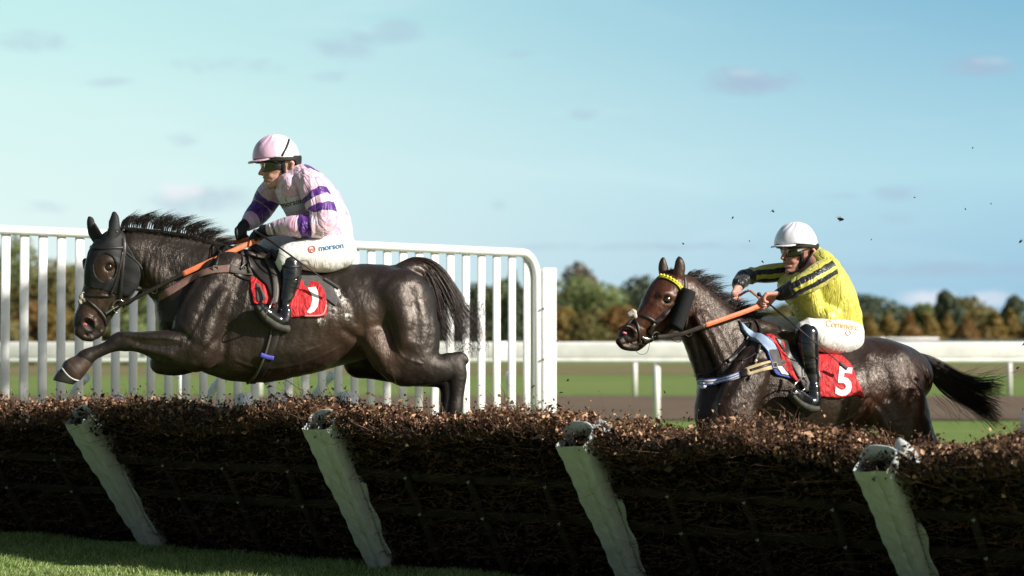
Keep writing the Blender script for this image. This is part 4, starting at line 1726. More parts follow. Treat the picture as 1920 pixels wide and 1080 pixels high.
    strap('cheekpiece', B, [(231, 470), (230, 500), (228, 530), (226, 556), (224, 566)], 6.5, .004, M_LEATHER, br, off)
    strap('cheekpiece', B, [(229, 472), (224, 500), (216, 530), (208, 553)], 4, .003, M_LEATHER, br, off + .002)
    strap('noseband', B, [(157, 552), (172, 554), (190, 554), (207, 555), (212, 552)], 5.5, .004, M_LEATHER, br, .003)
    strap('noseband', B, [(157, 556), (172, 570), (186, 583), (196, 596), (199, 608)], 5.0, .004, M_LEATHER, br, .003)
    strap('throat_lash', B, [(234, 472), (250, 485), (264, 500), (270, 518), (266, 535)], 4, .003, M_LEATHER, br, .006)
    blob('noseband_pad', fr, [C([(158, 549, 8, 5, 5), (154, 557, 10, 6, 6)], .004), C([(160, 562, 12, 6, 6)], .004), C([(151, 566, 10, 5, 5)], .003)], M_SHEEP, br, .003)
    ring('bit_ring', B, 222, 573, 12, .0028, M_STEEL, br, .018)
    strap('bit_shank', B, [(198, 588), (206, 583), (214, 577), (222, 573)], 5, .006, M_STEEL, br, .004)
    strap('mouth_strap', B, [(198, 610), (200, 598), (206, 588), (216, 580)], 4, .003, M_LEATHER, br, .004)
    # reins: leather end, martingale ring, long orange rubber grip up to the hands
    rn = empty('rein'); rn.parent = root
    free_strap('leather_end', fr, [(222, 573, 34), (238, 567, 38), (262, 555, 44), (291, 540, 50), (318, 526, 54), (344, 513, 56)], 7, .005, M_LEATHER, rn)
    free_strap('rubber_grip', fr, [(342, 514, 56), (390, 492, 54), (440, 469, 46), (486, 449, 30)], 10, .006, M_ORANGE, rn)
    free_strap('rein_loop', fr, [(470, 447, 6), (452, 452, -14), (430, 456, -20), (405, 462, -26), (380, 470, -34)], 8, .006, M_ORANGE, rn)
    free_strap('rein_loop', fr, [(486, 449, 30), (500, 442, 28), (530, 437, 26), (556, 439, 22)], 6, .005, M_BROWNL, rn)
    free_strap('leather_end', fr, [(230, 575, -26), (250, 562, -36), (270, 540, -46), (268, 536, -46)], 6, .004, M_LEATHER, rn)
    free_strap('running_strap', fr, [(256, 543, 20), (275, 544, 30), (291, 541, 40)], 5, .004, M_LEATHER, rn)
    ring('rein_ring', B, 292, 541, 6, .0022, M_STEEL, rn, .03)
    # ---- breast girth
    bg = empty('breast_girth'); bg.parent = root
    strap('chest_band', B, [(300, 558), (310, 551), (330, 540), (360, 522), (395, 508), (432, 504)], 15, .007, M_PINKB, bg, .003)
    strap('buckle_end', B, [(430, 504), (450, 508), (475, 512)], 15, .008, M_GREYL, bg, .004)
    strap('buckle_end', B, [(440, 512), (458, 521), (476, 525)], 8, .005, M_LEATHER, bg, .003)
    strap('neck_strap', B, [(426, 437), (420, 462), (412, 480), (404, 500)], 5, .004, M_LEATHER, bg, .012)
    strap('neck_strap', B, [(399, 448), (399, 465), (400, 482)], 4, .003, M_LEATHER, bg, .004)
    for x, y in ((455, 505), (405, 505)):
        l, n = B.hit(x, y)
        q = MB(); 
        for dx, dz, sx, sz in ((0, .012, .03, .005), (0, -.012, .03, .005), (.013, 0, .005, .028), (-.013, 0, .005, .028)):
            q.box(l + n * .014 + Vector((dx, 0, dz)), (sx, .004, sz))
        q.build('buckle', M_STEEL, bg, world_coords=False)
    # ---- saddle and cloths
    bodyp = [p for p in body]
    sad = empty('saddle'); sad.parent = root
    wr = lambda V: waves(V, 45, 21, 6, 1.2) * .0022
    patch('weight_pad', fr, bodyp, [(462, 478), (472, 470), (500, 478), (560, 500), (600, 512), (625, 535), (636, 560), (630, 575), (610, 560), (590, 540), (540, 540), (505, 545), (490, 560), (478, 545)], 88, .010, M_GREYPAD, sad, .0065)
    patch('red_pad_edge', fr, bodyp, [(470, 516), (482, 520), (505, 540), (516, 562), (514, 578), (500, 570), (484, 572), (476, 568), (470, 540)], 92, .014, M_RED, sad, .0055, disp=wr)
    patch('pad_lining', fr, bodyp, [(480, 530), (486, 530), (500, 560), (490, 566), (481, 566)], 92, .020, M_GREYPAD, sad, .0055)
    patch('saddle_flap', fr, bodyp, [(466, 472), (480, 464), (500, 468), (512, 488), (520, 510), (524, 535), (522, 562), (514, 572), (508, 560), (500, 535), (482, 515), (470, 498)], 92, .026, M_LEATHER, sad, .0055)
    strap('knee_roll', B, [(468, 468), (486, 480), (503, 500), (513, 524), (517, 550), (514, 572)], 11, .014, M_BROWNL, sad, .026)
    strap('knee_roll', B, [(477, 463), (498, 468), (508, 480), (513, 492)], 9, .014, M_BROWNL, sad, .034)
    strap('saddle_strap', B, [(452, 470), (455, 490), (452, 505)], 6, .004, M_GREYL, sad, .012)
    strap('saddle_strap', B, [(467, 478), (464, 500), (470, 514)], 5, .004, M_GREYL, sad, .02)
    strap('billet_strap', B, [(447, 505), (460, 490), (474, 478)], 5, .004, M_LEATHER, sad, .016)
    blob('seat', fr, [C([(478, 470, 0, 14, 26), (510, 486, 0, 14, 34), (560, 500, 0, 12, 44), (590, 500, 0, 12, 40)], .02)], M_LEATHER, sad, .007)
    nc, ncb = patch('number_cloth', fr, bodyp, [(540, 500), (566, 515), (585, 522), (600, 532), (611, 548), (613, 570), (611, 592), (592, 595), (568, 594), (545, 596), (530, 590), (538, 560)], 94, .017, M_RED, root, .005,
                    disp=lambda V: waves(V, 34, 5, 6, 1.4, (1, 1, .5)) * .0050 + waves(V, 90, 6, 5, 1.0) * .0012)
    decal('number_one', ncb, poly_px([(577, 540), (592, 538), (596, 548), (598, 562), (596, 574), (589, 584), (581, 588), (575, 585), (582, 576), (586, 562), (584, 552)], 4), M_WHITEP, nc, .0025)
    strap('faded_hem', ncb, [(570, 592), (590, 592), (604, 590), (610, 580), (612, 562), (609, 550)], 3, .003, mat('faded_red', (.72, .25, .25), .7), nc, .001)
    strap('girth_strap', B, [(520, 600), (512, 640), (500, 672), (488, 698), (470, 716)], 19, .009, M_LEATHER, sad, .003)
    strap('girth_edge', B, [(512, 606), (503, 645), (492, 676), (478, 702), (464, 715)], 4, .006, M_GREYL, sad, .013)
    strap('girth_loop', B, [(489, 664), (501, 668), (513, 670)], 8.5, .005, M_BLUEV, sad, .014)
    # ---- stirrup
    st = empty('stirrup'); st.parent = sad if False else root
    free_strap('stirrup_leather', fr, [(514, 520, 108), (515, 550, 112), (513, 570, 116)], 6, .004, M_GREYL, st)
    free_tube('stirrup_iron', fr, [(513, 558, 118), (506, 575, 136), (498, 592, 134), (500, 602, 118), (510, 598, 100), (516, 578, 102), (513, 558, 118)], .005, M_STEEL, st)
    # ---- mane blown up and back
    rng = np.random.default_rng(5)
    crest = smooth_path([(224, 430), (250, 431), (287, 435), (320, 439), (350, 446), (380, 455), (412, 466), (430, 474)], 12)
    st_ = []
    for i in range(1500):
        u = rng.random() ** .9
        x, y = crest[int(u * (len(crest) - 1))]
        lock = math.sin(u * 46) * .5 + math.sin(u * 93 + 1) * .35
        Lh = (43 + 12 * lock + rng.normal(0, 7)) * (1.0 if u < .62 else max(.30, 1 - (u - .62) * 2.0)) * (.8 + .2 * min(1, u * 6))
        lean = .55 + .5 * lock * .4 + rng.normal(0, .14) + .7 * max(0, u - .5)
        w0 = rng.normal(0, 3)
        p0 = np.array(fr.P(x, y + 10, w0 * fr.s))
        pts = [p0]
        for t in (0.33, .66, 1.0):
            xx = x + Lh * (lean * t * t + .10 * t) + 6 * lock * t
            yy = y - Lh * (t * 1.0 - .28 * t * t * (1 + lean * .5)) + rng.normal(0, .8)
            pts.append(np.array(fr.P(xx, yy, (w0 + rng.normal(0, 3) * t + 5 * lock * t) * fr.s)))
        st_.append((smooth_path(pts, 3), .0016))
    # short lying hair that roots the mane
    for i in range(500):
        u = rng.random()
        x, y = crest[int(u * (len(crest) - 1))]
        w0 = rng.uniform(0, 9)
        pts = [np.array(fr.P(x, y - 2, w0 * fr.s)), np.array(fr.P(x + 8, y - 4 + w0 * .4, (w0 + 4) * fr.s)), np.array(fr.P(x + 20 + rng.normal(0, 4), y + 2 + rng.normal(0, 3), (w0 + 9) * fr.s))]
        st_.append((smooth_path(pts, 3), .0018))
    hair('mane', st_, M_HAIR, root)
    # ---- tail
    guides = [
        ([(742, 497), (768, 486), (800, 491), (826, 512), (846, 542), (864, 574), (884, 602), (906, 630), (918, 650)], 9),
        ([(750, 500), (775, 490), (805, 500), (828, 530), (846, 565), (862, 600), (880, 630), (902, 650)], 11),
        ([(765, 505), (790, 500), (808, 520), (820, 550), (830, 585), (842, 615), (860, 642), (884, 660)], 11),
        ([(775, 510), (798, 515), (812, 540), (820, 575), (826, 600), (836, 626), (848, 650), (866, 668)], 8),
        ([(760, 502), (792, 496), (818, 520), (836, 550), (854, 585), (866, 610), (884, 626), (908, 622)], 9),
    ]
    st_ = []
    for i in range(1150):
        g, sp = guides[rng.integers(len(guides))]
        G = np.array(g, float)
        n = len(G)
        L = rng.uniform(.52, 1.0)
        o1, o2 = rng.normal(0, 1), rng.normal(0, 1)
        pts = []
        frizz = rng.normal(0, 1, 2)
        for k in range(n):
            t = k / (n - 1)
            if t > L + .01: break
            spread = sp * (.22 + .80 * t ** .8) * (1 + 1.1 * max(0, t - .7))
            x = G[k, 0] + o1 * spread * .75 + frizz[0] * 10 * t ** 4
            y = G[k, 1] + o1 * spread * -.5 + frizz[1] * 9 * t ** 4
            pts.append(np.array(fr.P(x, y, (o2 * spread * .8) * fr.s)))
        st_.append((smooth_path(pts, 3), rng.uniform(.0011, .0021)))
    # flyaway curls
    for i in range(260):
        x0, y0 = rng.uniform(845, 898), rng.uniform(570, 660)
        a = rng.uniform(-1.2, 1.2)
        pts = []
        for k in range(6):
            t = k / 5
            pts.append(np.array(fr.P(x0 + 34 * t * math.cos(a + 1.4 * t), y0 + 30 * t * math.sin(a + 1.4 * t * rng.choice([-1, 1])), rng.normal(0, 8) * fr.s)))
        st_.append((smooth_path(pts, 2), .0010))
    tl = hair('tail', st_, M_HAIRB, root)
    # forelock tuft is under the hood; fleshy dock inside the tail root
    blob('dock', fr, [C([(760, 506, 0, 13, 12), (790, 500, 0, 12, 11), (812, 520, 0, 9, 8), (824, 548, 0, 4, 4)], .01)], m, root, .006)
    return fr, B, root, body


# ------------------------------------------------------------------ following horse
def make_horse_two():
    fr = Frame(1500, 12.2, math.radians(22))
    root = empty('horse', fr.o, fr.yaw)
    tag(root, 'bay horse with yellow browband and number 5 cloth galloping up behind the hurdles', 'horse')
    C = lambda st, k=.03, **kw: chain(fr, st, k, **kw)
    body = [
        C([(1358, 742, 0, 48, 58), (1395, 738, 0, 88, 76), (1440, 740, 0, 112, 86), (1500, 745, 0, 112, 94), (1560, 738, 0, 96, 96), (1610, 722, 0, 84, 92),
           (1655, 712, 0, 74, 86), (1692, 708, 0, 54, 70)], .04),
        C([(1420, 622, 0, 26, 20), (1465, 640, 0, 28, 30), (1540, 662, 0, 22, 46), (1604, 662, 0, 28, 54), (1650, 665, 0, 26, 58), (1690, 676, 0, 26, 46), (1718, 692, 0, 22, 32)], .05),
        C([(1700, 672, 0, 16, 18), (1728, 676, 0, 14, 15), (1748, 692, 0, 9, 10)], .02),
        # neck
        C([(1282, 552, 0, 36, 25), (1300, 578, 0, 46, 27), (1330, 618, 0, 58, 34), (1362, 660, 0, 74, 46), (1395, 700, 0, 90, 62), (1430, 720, 0, 96, 74)], .03),
        C([(1287, 528, 0, 10, 9), (1320, 556, 0, 13, 10), (1358, 583, 0, 15, 12), (1398, 606, 0, 17, 15), (1420, 620, 0, 18, 18)], .02),
        # breast, both halves with the groove between
        C([(1345, 742, 38, 38, 30), (1338, 780, 42, 36, 32), (1345, 820, 44, 30, 30)], .03),
        C([(1345, 742, -34, 38, 30), (1338, 780, -36, 36, 32), (1345, 820, -36, 30, 30)], .03),
        C([(1300, 640, 10, 14, 14), (1318, 690, 14, 18, 18), (1335, 730, 18, 20, 20)], .03),
        # shoulder
        C([(1440, 655, 52, 32, 22), (1408, 705, 70, 42, 28), (1380, 765, 78, 44, 32), (1382, 810, 76, 44, 36)], .035),
        # forelegs (below the hurdle top): near one reaching, far one under the body
        C([(1375, 800, 76, 42, 34), (1345, 835, 76, 32, 27), (1318, 862, 76, 22, 20), (1300, 880, 76, 20, 19), (1290, 905, 76, 13, 12), (1285, 935, 76, 12, 11), (1280, 952, 76, 15, 14), (1270, 968, 76, 13, 13)], .02),
        C([(1380, 800, -66, 42, 34), (1362, 850, -66, 30, 26), (1352, 885, -66, 21, 19), (1368, 915, -66, 12, 12), (1392, 930, -66, 14, 13), (1405, 920, -66, 13, 13)], .02),
        # hind quarters
        C([(1668, 690, 44, 46, 40), (1682, 735, 54, 52, 44), (1690, 778, 60, 50, 40), (1690, 815, 62, 42, 36)], .04),
        C([(1704, 808, 62, 46, 36), (1722, 846, 62, 36, 30), (1748, 885, 62, 24, 19), (1760, 905, 62, 19, 15), (1750, 935, 62, 13, 12), (1740, 960, 62, 15, 14), (1728, 978, 62, 13, 13)], .02),
        C([(1670, 700, -48, 46, 40), (1692, 760, -54, 50, 40), (1712, 815, -56, 42, 34), (1740, 850, -56, 30, 25), (1775, 880, -56, 22, 18), (1775, 915, -56, 13, 12), (1768, 945, -56, 15, 14)], .03),
        C([(1655, 775, 76, 24, 18), (1664, 800, 78, 22, 18)], .035),
        # ridges
        C([(1632, 672, 60, 12, 10), (1652, 690, 68, 10, 9), (1672, 730, 76, 10, 9)], .06),
        C([(1690, 690, 60, 20, 16), (1705, 730, 72, 18, 18), (1712, 770, 78, 16, 18)], .035),
        C([(1430, 690, 88, 12, 12), (1405, 740, 96, 14, 12), (1398, 790, 100, 12, 12)], .03),
        C([(1315, 600, 26, 18, 12), (1345, 650, 38, 20, 14), (1368, 705, 52, 22, 18)], .02),
    ]
    head = [
        C([(1262, 527, 0, 22, 23), (1255, 545, 0, 33, 31), (1240, 567, 0, 35, 31), (1220, 592, 0, 27, 24), (1202, 610, 0, 22, 19), (1188, 623, 0, 20, 18), (1178, 632, 0, 20, 18), (1180, 639, 0, 15, 16)], .02),
        C([(1276, 566, 0, 28, 23), (1266, 586, 0, 28, 23), (1250, 604, 0, 22, 19), (1228, 621, 0, 15, 16), (1208, 634, 0, 13, 13), (1196, 642, 0, 12, 12)], .018),
        C([(1280, 570, 16, 18, 10), (1272, 590, 16, 18, 10), (1260, 604, 15, 12, 9)], .012),
        C([(1280, 570, -16, 18, 10), (1272, 590, -16, 18, 10)], .012),
        C([(1240, 552, 25, 8, 7), (1252, 551, 28, 8, 6), (1262, 558, 27, 7, 6)], .01),
        C([(1240, 552, -25, 9, 7), (1252, 551, -28, 8, 6)], .01),
        C([(1248, 572, 27, 5, 4), (1262, 570, 28, 5, 4)], .008),
        C([(1250, 588, 25, 5, 4), (1228, 605, 20, 4, 4)], .01),
        C([(1162, 640, 8, 8, 9), (1170, 650, 6, 7, 9), (1186, 652, 4, 7, 10)], .008),
        C([(1162, 640, -8, 8, 9), (1172, 650, -6, 7, 9)], .008),
        C([(1192, 650, 0, 9, 11), (1203, 643, 0, 9, 10)], .008),
        C([(1162, 617, 16, 4, 4), (1174, 612, 20, 4.5, 4), (1186, 617, 20, 4.5, 4), (1189, 630, 18, 4, 4)], .008),
        C([(1272, 518, 18, 10, 8), (1274, 502, 19, 11, 7), (1274, 490, 19, 8, 5), (1273, 482, 18, 2.5, 2)], .008),
        C([(1247, 516, -19, 9, 8), (1244, 503, -20, 9, 7), (1243, 492, -20, 6, 5), (1244, 484, -19, 2.5, 2)], .008),
        C([(1264, 516, 28, 4, 6), (1268, 500, 28, 5, 6), (1270, 488, 26, 3, 5)], .006, neg=True),
        C([(1172, 623, 26, 9, 12), (1180, 626, 26, 10, 13), (1184, 630, 25, 7, 10)], .006, neg=True),
        C([(1174, 646, 22, 1.8, 12), (1192, 641, 20, 1.8, 10), (1208, 632, 19, 1.5, 8)], .005, neg=True),
        C([(1251, 562, 35, 8, 9)], .006, neg=True),
    ]
    grooves = [C([(1338, 745, 0, 7, 7), (1322, 790, 0, 8, 7), (1320, 830, 0, 8, 7)], .03, neg=True),
               C([(1652, 672, 98, 8, 6), (1672, 710, 110, 8, 6), (1680, 770, 112, 8, 6)], .06, neg=True)]
    lines = [
        ([(1468, 650, 80), (1446, 715, 90), (1432, 775, 95), (1428, 815, 95)], 9, -.011), ([(1412, 610, 40), (1395, 660, 60), (1372, 705, 75), (1350, 745, 80)], 8, -.010),
        ([(1292, 600, 20), (1306, 640, 26), (1318, 690, 32)], 5, -.009), ([(1306, 590, 24), (1330, 640, 34), (1350, 690, 44)], 5, -.006),
        ([(1372, 790, 90), (1392, 750, 92), (1415, 705, 90)], 7, -.006), ([(1625, 745, 85), (1655, 770, 88), (1672, 805, 85)], 7, -.009),
        ([(1702, 690, 75), (1710, 740, 90), (1698, 790, 95)], 11, -.006), ([(1640, 672, 85), (1662, 700, 90), (1672, 745, 95)], 8, -.006), ([(1612, 660, 80), (1622, 690, 90), (1626, 730, 92)], 7, -.005),
        ([(1250, 588, 25), (1238, 600, 22), (1226, 606, 20)], 2.4, .004), ([(1258, 570, 25), (1246, 585, 24), (1240, 606, 20), (1232, 614, 18)], 2.2, .003),
        ([(1480, 780, 80), (1530, 800, 80), (1580, 790, 80), (1620, 768, 85)], 2.6, .004), ([(1345, 700, 50), (1330, 740, 50), (1328, 780, 50)], 3, .004),
        ([(1310, 640, 24), (1322, 680, 30), (1332, 712, 36)], 2.6, .004), ([(1455, 690, 85), (1448, 740, 95), (1460, 790, 95)], 2.4, .003),
        ([(1190, 606, 18), (1204, 612, 20), (1216, 620, 18)], 2, -.003), ([(1235, 548, 20), (1222, 566, 20), (1208, 588, 18)], 3, -.003),
    ] + [([(1560 + 22 * k, 690, 90), (1556 + 22 * k, 730, 96), (1546 + 22 * k, 780, 92)], 4, -.0022) for k in range(4)] \
      + [([(1440 + 14 * k, 722 + 2 * k, 90), (1434 + 14 * k, 748, 96), (1442 + 14 * k, 776, 94)], 3, -.0035) for k in range(5)]
    prims = body + head + grooves
    lo, hi = bounds(prims)
    V, F = surface(lambda P: eval_prims(prims, P), lo, hi, .0075)
    V = relax(V, F, 2, .5)
    N = vnormals(V, F)
    V = V + N * (waves(V, 20, 13, 6) * .0026 + waves(V, 55, 14, 6) * .0009 + ridges(fr, V, N, lines))[:, None]
    ripple = px_field(fr, V, [(1310, 600, 30, 60, .5), (1455, 740, 90, 60, 1), (1350, 680, 50, 60, .5), (1660, 700, 80, 60, .3), (1370, 780, 80, 50, .5)])
    warm = px_field(fr, V, [(1225, 585, 10, 80, 1), (1250, 545, 10, 60, 1), (1700, 740, 70, 55, .8), (1745, 740, 20, 40, .9), (1330, 820, 40, 60, .6), (1640, 760, 90, 50, .5), (1475, 830, 100, 50, .5), (1290, 600, 20, 40, .5)])
    black = px_field(fr, V, [(1178, 626, 18, 14, 1.6), (1160, 630, 0, 34, .85), (1190, 650, 0, 24, .8), (1250, 500, 0, 16, .7), (1274, 495, 18, 16, .8), (1300, 900, 76, 70, 1), (1750, 920, 62, 70, 1), (1775, 920, -56, 60, 1), (1370, 915, -66, 60, 1)])
    m = coat_material('bay_coat', (.015, .009, .0065), (.026, .014, .009), (.072, .023, .011), (.007, .005, .005), .40, .34)
    mobj('body', V, F, m, root, True, attrs={'warm': warm, 'black': black, 'foam': black * 0, 'ripple': ripple})
    B = Body(fr, V, F)
    for sgn in (1, -1):
        blob('eye', fr, [C([(1251, 562, sgn * 26, 8, 7)])], M_EYE, root, .003)
    blob('nostril_lining', fr, [C([(1169, 624, 12, 2.8, 3), (1173, 625, 12, 2.6, 3)])], M_NOSTRIL, root, .003)
    for a in ([(1272, 965, 76, 14), (1260, 984, 76, 17)], [(1405, 922, -66, 14), (1418, 905, -66, 17)], [(1730, 975, 62, 14), (1715, 992, 62, 17)], [(1768, 955, -56, 14), (1756, 978, -56, 17)]):
        blob('hoof', fr, [C(a, .01)], M_HOOF, root, .007)
    # ---- bridle
    br = empty('bridle'); br.parent = root
    bb = strap('browband', B, [(1238, 519), (1250, 521), (1262, 527), (1272, 535), (1278, 544)], 6.5, .007, M_YELLOW, br, .003)
    q = MB()
    for i, (x, y) in enumerate(smooth_path([(1241, 518), (1252, 520), (1263, 526), (1272, 533), (1278, 542)], 2)):
        l, n = B.hit(x, y)
        q.box(l + n * .010, (.018, .008, .012), Matrix.Rotation(.6 + (i % 2) * .5, 3, 'Y'))
    q.build('browband_braid', M_YELLOW, bb, True, world_coords=False, bevel=.003)
    strap('headpiece', B, [(1284, 520), (1286, 532), (1286, 548)], 7, .004, M_BROWNL, br, .003)
    free_tube('cheek_roll', fr, [(1291, 545, 34), (1280, 578, 36), (1266, 616, 38)], 14 * fr.s, M_FOAMROLL, br, seg=20)
    strap('cheekpiece', B, [(1268, 566), (1256, 578), (1242, 592), (1230, 602)], 5, .004, M_LEATHER, br, .003)
    strap('throat_lash', B, [(1286, 560), (1288, 590), (1286, 612), (1282, 630)], 4, .004, M_BROWNL, br, .003)
    strap('noseband', B, [(1189, 584), (1204, 591), (1218, 597), (1230, 604), (1240, 600)], 5, .004, M_LEATHER, br, .003)
    strap('noseband', B, [(1186, 592), (1194, 606), (1198, 622), (1199, 642)], 4.5, .004, M_LEATHER, br, .003)
    strap('noseband', B, [(1228, 612), (1232, 604), (1244, 594), (1258, 580)], 4.5, .004, M_LEATHER, br, .004)
    blob('noseband_pad', fr, [C([(1180, 590, 8, 5, 5), (1188, 586, 10, 6, 6)], .004), C([(1190, 593, 12, 5, 5)], .004), C([(1186, 583, 8, 4, 4)], .003)], M_SHEEP, br, .003)
    ring('bit_ring', B, 1228, 630, 8, .003, M_STEEL, br, .016)
    strap('bit_shank', B, [(1202, 631), (1212, 636), (1222, 634), (1228, 630)], 5, .006, M_STEEL, br, .006)
    strap('bit_strap', B, [(1222, 634), (1234, 630), (1248, 620), (1256, 612)], 6, .006, M_LEATHER, br, .010)
    strap('curb_strap', B, [(1206, 640), (1220, 638), (1240, 634)], 7, .005, M_LEATHER, br, .004)
    free_tube('lip_cord', fr, [(1190, 656, 10), (1200, 664, 14), (1212, 662, 16), (1217, 650, 18), (1218, 638, 22)], .0015, M_LEATHER, br)
    free_tube('lip_cord', fr, [(1254, 628, 30), (1262, 638, 32), (1274, 641, 32), (1282, 630, 30)], .0022, M_LEATHER, br)
    rn = empty('rein'); rn.parent = root
    free_strap('leather_end', fr, [(1232, 632, 36), (1255, 630, 42), (1285, 624, 52), (1323, 610, 62)], 8, .005, M_BROWNL, rn)
    free_strap('rubber_grip', fr, [(1322, 610, 62), (1360, 597, 58), (1400, 583, 52), (1432, 570, 44)], 9, .006, M_ORANGE, rn)
    free_strap('rein_loop', fr, [(1432, 570, 44), (1424, 560, 30), (1415, 552, 14), (1405, 545, 0), (1396, 548, -14), (1384, 556, -24)], 5, .006, mat('rein_tan', (.42, .16, .07), .5), rn)
    free_strap('rein_loop', fr, [(1384, 560, -26), (1368, 566, -34), (1350, 580, -46), (1330, 596, -56)], 8, .006, M_ORANGE, rn)
    ring('rein_ring', B, 1289, 623, 6, .0026, M_STEEL, rn, .04)
    # ---- martingale, neck strap, breast girth
    mg = empty('martingale'); mg.parent = root
    strap('neck_strap', B, [(1412, 582), (1410, 610), (1402, 634), (1390, 652), (1372, 674)], 7, .005, M_LEATHER, mg, .006)
    strap('neck_strap', B, [(1402, 640), (1392, 655), (1378, 668), (1364, 678)], 9, .006, M_LEATHER, mg, .008)
    strap('chest_strap', B, [(1362, 680), (1345, 690), (1325, 700), (1303, 704)], 5, .004, M_LEATHER, mg, .004)
    strap('shoulder_strap', B, [(1416, 600), (1425, 620), (1424, 650), (1418, 670), (1412, 695), (1404, 712)], 5, .005, M_LEATHER, mg, .006)
    strap('shoulder_strap', B, [(1418, 662), (1404, 672), (1390, 676)], 4, .004, M_LEATHER, mg, .006)
    for x, y in ((1401, 638), (1423, 662), (1416, 680)):
        l, n = B.hit(x, y)
        q = MB(); q.box(l + n * .018, (.016, .006, .018), Matrix.Rotation(.5, 3, 'Y')); q.build('buckle', M_STEEL, mg, world_coords=False, bevel=.002)
    bg = empty('breast_girth'); bg.parent = root
    strap('chest_band', B, [(1300, 706), (1310, 716), (1335, 718), (1365, 711), (1396, 700)], 13, .008, M_CLOTHW, bg, .003)
    for o_, dy in ((.011, -4.6), (.011, 0), (.011, 4.6)):
        strap('band_stripe', B, [(1300, 706 + dy), (1310, 716 + dy), (1335, 718 + dy), (1365, 711 + dy), (1394, 700 + dy)], 1.6, .002, M_BLUEP, bg, o_)
    strap('leather_keeper', B, [(1388, 703), (1402, 698)], 15, .011, M_LEATHER, bg, .003)
    strap('cream_band', B, [(1398, 699), (1420, 691), (1446, 684)], 17, .009, M_TANW, bg, .003)
    strap('inner_strap', B, [(1406, 696), (1422, 691), (1444, 683)], 5, .005, M_LEATHER, bg, .012)
    strap('girth_straps', B, [(1446, 684), (1465, 678), (1488, 673)], 10, .006, M_GREYL, bg, .018)
    l, n = B.hit(1445, 684)
    q = MB()
    for dx, dz, sx, sz in ((0, .014, .036, .006), (0, -.014, .036, .006), (.015, 0, .006, .034), (-.015, 0, .006, .034)):
        q.box(l + n * .026 + Vector((dx, 0, dz)), (sx, .006, sz))
    q.build('buckle', M_STEEL, bg, world_coords=False)
    # ---- saddle, pads
    sad = empty('saddle'); sad.parent = root
    wr = lambda V: waves(V, 45, 22, 6, 1.2) * .0025
    patch('pale_pad', fr, body, [(1412, 598), (1424, 616), (1450, 632), (1460, 655), (1440, 662), (1428, 640), (1416, 618)], 86, .020, M_PALEBLUE, sad, .0055, disp=wr)
    patch('pad_binding', fr, body, [(1424, 612), (1440, 660), (1446, 690), (1458, 703), (1488, 711), (1486, 705), (1462, 690), (1456, 665)], 90, .015, M_BLUEP, sad, .0055)
    patch('weight_pad', fr, body, [(1434, 640), (1462, 648), (1472, 680), (1492, 690), (1488, 706), (1462, 697), (1450, 686), (1444, 662)], 92, .018, M_GREYPAD, sad, .0055)
    patch('striped_pad', fr, body, [(1458, 687), (1472, 686), (1484, 704), (1470, 702)], 94, .0215, M_CLOTHW, sad, .0055)
    patch('red_cloth_front', fr, body, [(1446, 626), (1456, 624), (1478, 640), (1484, 670), (1498, 692), (1502, 708), (1512, 715), (1498, 718), (1488, 708), (1474, 688), (1468, 660)], 94, .022, M_RED, sad, .0055,
          disp=lambda V: waves(V, 45, 8, 6, 1.4) * .004)
    patch('saddle_flap', fr, body, [(1460, 632), (1500, 640), (1530, 660), (1540, 700), (1532, 735), (1508, 735), (1494, 700), (1480, 665)], 94, .027, M_LEATHER, sad, .006)
    blob('seat', fr, [C([(1455, 622, 0, 14, 26), (1490, 640, 0, 14, 34), (1550, 655, 0, 13, 44), (1588, 655, 0, 12, 40)], .02)], M_LEATHER, sad, .007)
    nc, ncb = patch('number_cloth', fr, body, [(1500, 640), (1538, 663), (1592, 665), (1603, 680), (1608, 712), (1619, 747), (1609, 741), (1592, 743), (1567, 746), (1536, 744), (1530, 715), (1515, 690)], 96, .020, M_RED, root, .005,
                    disp=lambda V: waves(V, 24, 15, 6, 1.4, (1, 1, .5)) * .0035 + waves(V, 80, 16, 5, 1.0) * .0009)
    five = [(1560, 687), (1583, 689), (1587, 697), (1572, 697), (1574, 708), (1584, 707), (1594, 713), (1600, 724), (1599, 735), (1591, 739), (1575, 738), (1572, 726), (1582, 727), (1588, 729), (1590, 724), (1585, 717), (1575, 716), (1568, 714)]
    five = [(1560, 686), (1587, 689), (1589, 698), (1571, 697), (1573, 707), (1584, 706), (1594, 711), (1600, 722), (1600, 732), (1593, 739), (1577, 739), (1572, 725), (1580, 726), (1584, 730), (1589, 729), (1589, 722), (1583, 715), (1576, 716), (1573, 720), (1567, 714)]
    decal('number_five', ncb, text_px('5', 1564, 738, 72, .10, bold=.03, stretch=.92), M_WHITEP, nc, .003)
    strap('girth_strap', B, [(1506, 745), (1503, 780), (1497, 812)], 17, .009, M_LEATHER, sad, .003)
    strap('girth_edge', B, [(1500, 750), (1497, 780), (1491, 805)], 3, .005, M_GREYL, sad, .013)
    st = empty('stirrup'); st.parent = root
    free_strap('stirrup_leather', fr, [(1505, 690, 112), (1506, 712, 118)], 6, .004, M_LEATHER, st)
    free_tube('stirrup_iron', fr, [(1506, 706, 122), (1494, 716, 140), (1484, 732, 140), (1490, 738, 126), (1506, 732, 106), (1512, 718, 108), (1506, 706, 122)], .005, M_STEEL, st)
    # ---- mane
    rng = np.random.default_rng(15)
    crest = smooth_path([(1284, 522), (1300, 536), (1320, 550), (1345, 566), (1370, 578), (1395, 590), (1415, 604)], 12)
    st_ = []
